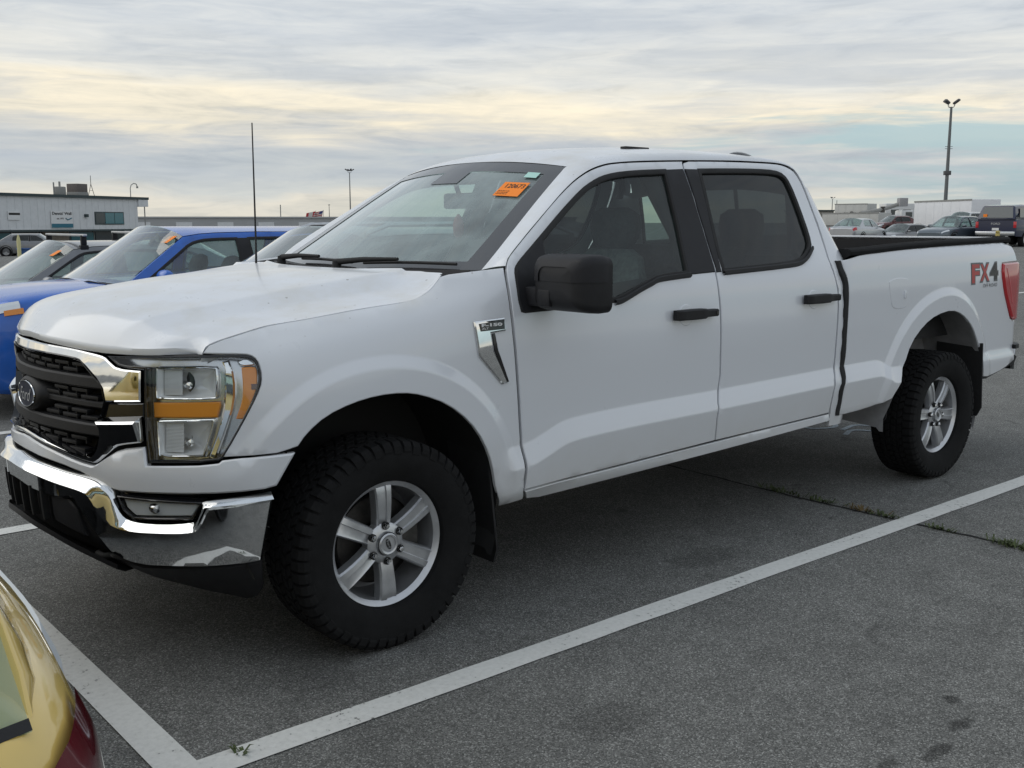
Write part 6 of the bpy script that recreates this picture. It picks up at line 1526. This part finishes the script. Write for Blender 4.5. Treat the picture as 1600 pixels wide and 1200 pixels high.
# navy pickup with canopy, tail towards us
def navy_pickup():
    D = 50.0; x, y, z = gpos(1556, D); a = va_+math.pi-R(46); n = root('navy_pickup', (x, y, z), a, label='dark navy pickup with bed canopy seen from behind at the right edge', cat='pickup truck')
    # local: tail at x=0 facing +x? tail face at x=0, cab towards -x
    def sec(x, w, z0, z1, k=.06): return [(x, -w, z0), (x, -w-.02, (z0+z1)/2), (x, -w+k*.3, z1-.06), (x, -w+k, z1), (x, w-k, z1), (x, w-k*.3, z1-.06), (x, w+.02, (z0+z1)/2), (x, w, z0)]
    rows = [sec(0, .93, .55, 1.28), sec(-.05, .96, .52, 1.30), sec(-2.1, .97, .5, 1.30), sec(-3.9, .97, .5, 1.28), sec(-5.3, .93, .5, 1.18), sec(-5.5, .86, .55, 1.05)]
    mb = MB().grid([r[::-1] for r in rows]); mb.F.append(tuple(range(8))); mb.F.append(tuple(range(40, 48))[::-1]); mb.build('body', NAVYP, n, 40)
    rows = [sec(.0, .90, 1.302, 1.36, .04), sec(-.25, .80, 1.302, 1.98, .14), sec(-1.2, .80, 1.302, 2.04, .14), sec(-2.05, .80, 1.302, 2.02, .14)]
    mb = MB().grid([r[::-1] for r in rows]); mb.F.append(tuple(range(8))); mb.F.append(tuple(range(24, 32))[::-1]); cp = mb.build('canopy', NAVYP, n, 30)
    mb = MB(); mb.add([(.012, -.78, 1.40), (.012, .78, 1.40), (-.225, .66, 1.92), (-.225, -.66, 1.92)], [(0, 1, 2, 3)]); mb.build('canopy_window', DGL, cp)
    for sd in (1, -1): mb = MB(); mb.add([(-.55, sd*.895, 1.42), (-1.9, sd*.895, 1.42), (-1.8, sd*.83, 1.86), (-.65, sd*.83, 1.86)], [(0, 1, 2, 3)]); mb.build('canopy_window', DGL, cp)
    rows = [sec(-2.15, .80, 1.302, 1.92, .16), sec(-3.3, .80, 1.302, 1.93, .16), sec(-4.0, .84, 1.29, 1.34, .1)]
    mb = MB().grid([r[::-1] for r in rows]); mb.F.append(tuple(range(8))); mb.build('cab', NAVYP, n, 30)
    for sd in (1, -1):
        MB().box((-.02, sd*.89-.07, .92), (.022, sd*.89+.07, 1.22), bev=.02).build('tail_lamp', REDL, n, 40)
        for wx in (-1.15, -4.6):
            w = root('wheel', (wx, sd*.86, .39), parent=n); MB().grid(lathe([(.22, sd*.13), (.36, sd*.14), (.39, sd*.10), (.39, -sd*.1), (.3, -sd*.13)], 28), closed=True).build('tyre', TYRE, w, 40); MB().grid(lathe([(.22, sd*.12), (.1, sd*.1), (.001, sd*.11)], 24), closed=True).build('rim', ALLOY, w, 40)
    MB().box((.0, -.92, .56), (.14, .92, .76), bev=.04).build('rear_bumper', DKCHROME, n, 40); MB().box((.012, -.16, .80), (.022, .16, .92)).build('number_plate', PWHITE, n)
    text('tailgate_letters', 'FORD', lambda x, y, z: (.03, -x if False else x, 1.12+y), ALLOY, n, .1, width=.42, height=.10)
    MB().box((-.035, -.62, 1.44), (-.0, -.44, 1.58)).build('stock_ticket', ORANGE, cp)
navy_pickup()
def trailer(nm, px0, px1, D0_, D1_, h, w, m, label, extra=None):
    a0, a1 = gpos(px0, D0_), gpos(px1, D1_); a = math.atan2(a1[1]-a0[1], a1[0]-a0[0]); L_ = math.hypot(a1[0]-a0[0], a1[1]-a0[1]); r = root(nm, a0, a, label=label, cat='trailer')
    MB().box((0, 0, .75), (L_, w, h), bev=.05).build('box', m, r, 40); MB().box((-.03, -.03, h-.10), (L_+.03, -.001, h+.02)).build('top_rail', ROOFG, r); MB().box((-.02, -.02, .66), (L_+.02, w, .748)).build('chassis_rail', STEEL, r)
    for wx in (L_*.62, L_*.62+.95): 
        wr = root('wheel', (wx, .1, .40), parent=r); MB().grid(lathe([(.2, -.12), (.36, -.13), (.4, -.08), (.4, .1), (.3, .12)], 20), closed=True).build('tyre', TYRE, wr, 40)
    for k in range(int(L_/1.2)): MB().box((.6+k*1.2, -.012, .80), (.63+k*1.2, -.001, h-.12)).build('side_rib', m, r)
    return r, L_
WT = mat('trailer_white', (.80, .81, .84), .5, vary=.06, vscale=1); TW2 = mat('trailer_offwhite', (.52, .52, .50), .55, vary=.1, vscale=1)
trailer('box_trailer', 1427, 1516, 84, 76, 2.72, 2.3, WT, 'plain white box trailer standing behind the parked cars')
trailer('box_trailer', 1517.5, 1560, 84, 86, 2.75, 2.3, TW2, 'off-white trailer with roof vents just right of the plain white trailer')
tr2, L2 = trailer('box_trailer', 1303, 1354, 150, 146, 3.45, 2.4, TW2, 'white trailer with dark graffiti scrawl near the cab of the pickup')
random.seed(11)
for k in range(14):
    x0 = L2*(.28+.65*k/14); pts = [(x0, -.03, 1.7+random.uniform(0, .3)), (x0+.2, -.03, 2.0+random.uniform(0, .4)), (x0+.35, -.03, 1.65+random.uniform(0, .3))]; MB().tube(pts, .07, 4).build('graffiti_stroke', INK, tr2)
trailer('box_trailer', 1284, 1372, 105, 100, 2.0, 2.2, TW2, 'low pale trailer behind the silver sedan')
a0 = gpos(1270, 260); r, L_ = slab('distant_shed', Vector(a0), Vector(gpos(1302, 262)), 3.4, 12, mat('shed_tan', (.26, .25, .22), .7), 'low tan shed on the horizon beside the pickup cab', 'shed')
# bucket truck and motorhome
def bucket_truck():
    x, y, z = gpos(1392, 110); r = root('bucket_truck', (x, y, z), YAW-math.pi/2, label='white utility bucket truck with folded boom behind the wrecked car', cat='truck')
    MB().box((-2.2, 0, .7), (1.0, 2.0, 1.7), bev=.06).build('service_body', WHT, r, 40); MB().box((1.05, 0, .7), (2.4, 2.0, 2.2), bev=.18).build('cab', WHT, r, 40); MB().box((1.5, -.02, 1.5), (2.2, -.003, 2.0)).build('cab_window', DGL, r)
    MB().tube([(1.3, 1, 2.9), (-1.0, 1, 2.2), (-2.9, 1, 1.9)], .22, 8).build('boom', ROOFG, r, 50); MB().box((1.0, .5, 2.6), (1.9, 1.4, 3.5), bev=.08).build('bucket', GREYIN, r, 40); MB().tube([(-.6, 1, 1.7), (-.6, 1, 2.6)], .25, 8).build('turret', STEEL, r, 40)
    for wx in (-1.4, 1.7):
        w = root('wheel', (wx, .1, .42), parent=r); MB().grid(lathe([(.2, -.12), (.38, -.13), (.42, -.08), (.42, .1)], 20), closed=True).build('tyre', TYRE, w, 40)
bucket_truck()
def motorhome():
    x, y, z = gpos(1418, 120); r = root('motorhome', (x, y, z), YAW-math.pi/2, label='white motorhome partly hidden behind the plain white trailer', cat='motorhome')
    MB().box((-2.6, 0, .6), (1.6, 2.3, 3.0), bev=.12).build('body', WHT, r, 40); MB().box((1.5, .1, .6), (2.8, 2.2, 1.9), bev=.15).build('cab', WHT, r, 40); MB().box((1.2, 0, 2.1), (2.5, 2.3, 2.9), bev=.15).build('overhang', WHT, r, 40)
    for x0 in (-2.0, -.6): MB().box((x0, -.02, 1.7), (x0+.9, -.003, 2.3)).build('window', DGL, r)
    MB().box((1.8, .07, 1.4), (2.5, .097, 1.8)).build('cab_window', TEAL, r)
    for wx in (-1.6, 2.0):
        w = root('wheel', (wx, .1, .40), parent=r); MB().grid(lathe([(.2, -.12), (.36, -.13), (.4, -.08), (.4, .1)], 20), closed=True).build('tyre', TYRE, w, 40)
motorhome()
# ---- yellow hatchback close by, lower left corner
YELP = mat('yellow_paint', (.80, .57, .16), .25, .0, coat=1.0, vary=.06, vscale=3, coat_rough=.03)
YH = dict(L=3.7, W=1.72, top=[(0, .70), (.10, .78), (.35, .86), (1.0, .95), (1.4, .97), (2.8, .99), (3.4, 1.00), (3.62, .98), (3.7, .90)], xa=.98, xb=1.62, xc=3.15, xd=3.60, zr=1.46, win=[(1.25, 2.2), (2.32, 3.05)], bp=(2.21, 2.31), wheels=(.62, 3.02))
YC, yrp, yi = make_car('yellow_hatchback', YH, (-2.36, .80, 0), -math.pi/2+R(-.5), YELP, CARGLASS, label='yellow hatchback whose rear corner fills the lower left of the picture', cat='hatchback')
def ypatch(nm, x0, x1, k0, k1, m, o=.008, sd=-1, par=None, taper=0.0):
    rows = []
    for i in range(9):
        x = x0+(x1-x0)*i/8; row = []
        for j in range(9):
            k = k0+(k1-k0)*(j/8); kk = k+taper*(i/8)*(1-j/8); y, z = yrp(x, kk); row.append((x+o*.4, -sd*(y+o), z+o*.3))
        rows.append(row[::-1])
    MB().grid(rows).build(nm, m, par or YC, 50)
for sd in (1, -1):
    ypatch('tail_lamp', 3.50, 3.685, 4.0, 5.9, DKREDL, .010, sd)
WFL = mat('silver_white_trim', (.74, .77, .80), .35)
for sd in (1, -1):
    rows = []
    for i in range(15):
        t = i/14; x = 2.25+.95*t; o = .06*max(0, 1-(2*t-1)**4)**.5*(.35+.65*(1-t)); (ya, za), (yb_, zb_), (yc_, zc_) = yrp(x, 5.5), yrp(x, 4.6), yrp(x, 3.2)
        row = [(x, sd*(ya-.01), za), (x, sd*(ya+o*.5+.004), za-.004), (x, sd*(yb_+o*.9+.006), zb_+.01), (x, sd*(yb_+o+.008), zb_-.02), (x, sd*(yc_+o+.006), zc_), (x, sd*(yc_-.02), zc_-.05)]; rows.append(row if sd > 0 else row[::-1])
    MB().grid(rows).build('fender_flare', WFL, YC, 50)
    ypatch('lower_cladding', .30, 3.25, .1, 3.9, BLACK, .008, sd)
for sd in (1, -1): ypatch('lamp_trim', 3.47, 3.68, 3.80, 3.98, CHROME, .012, sd)
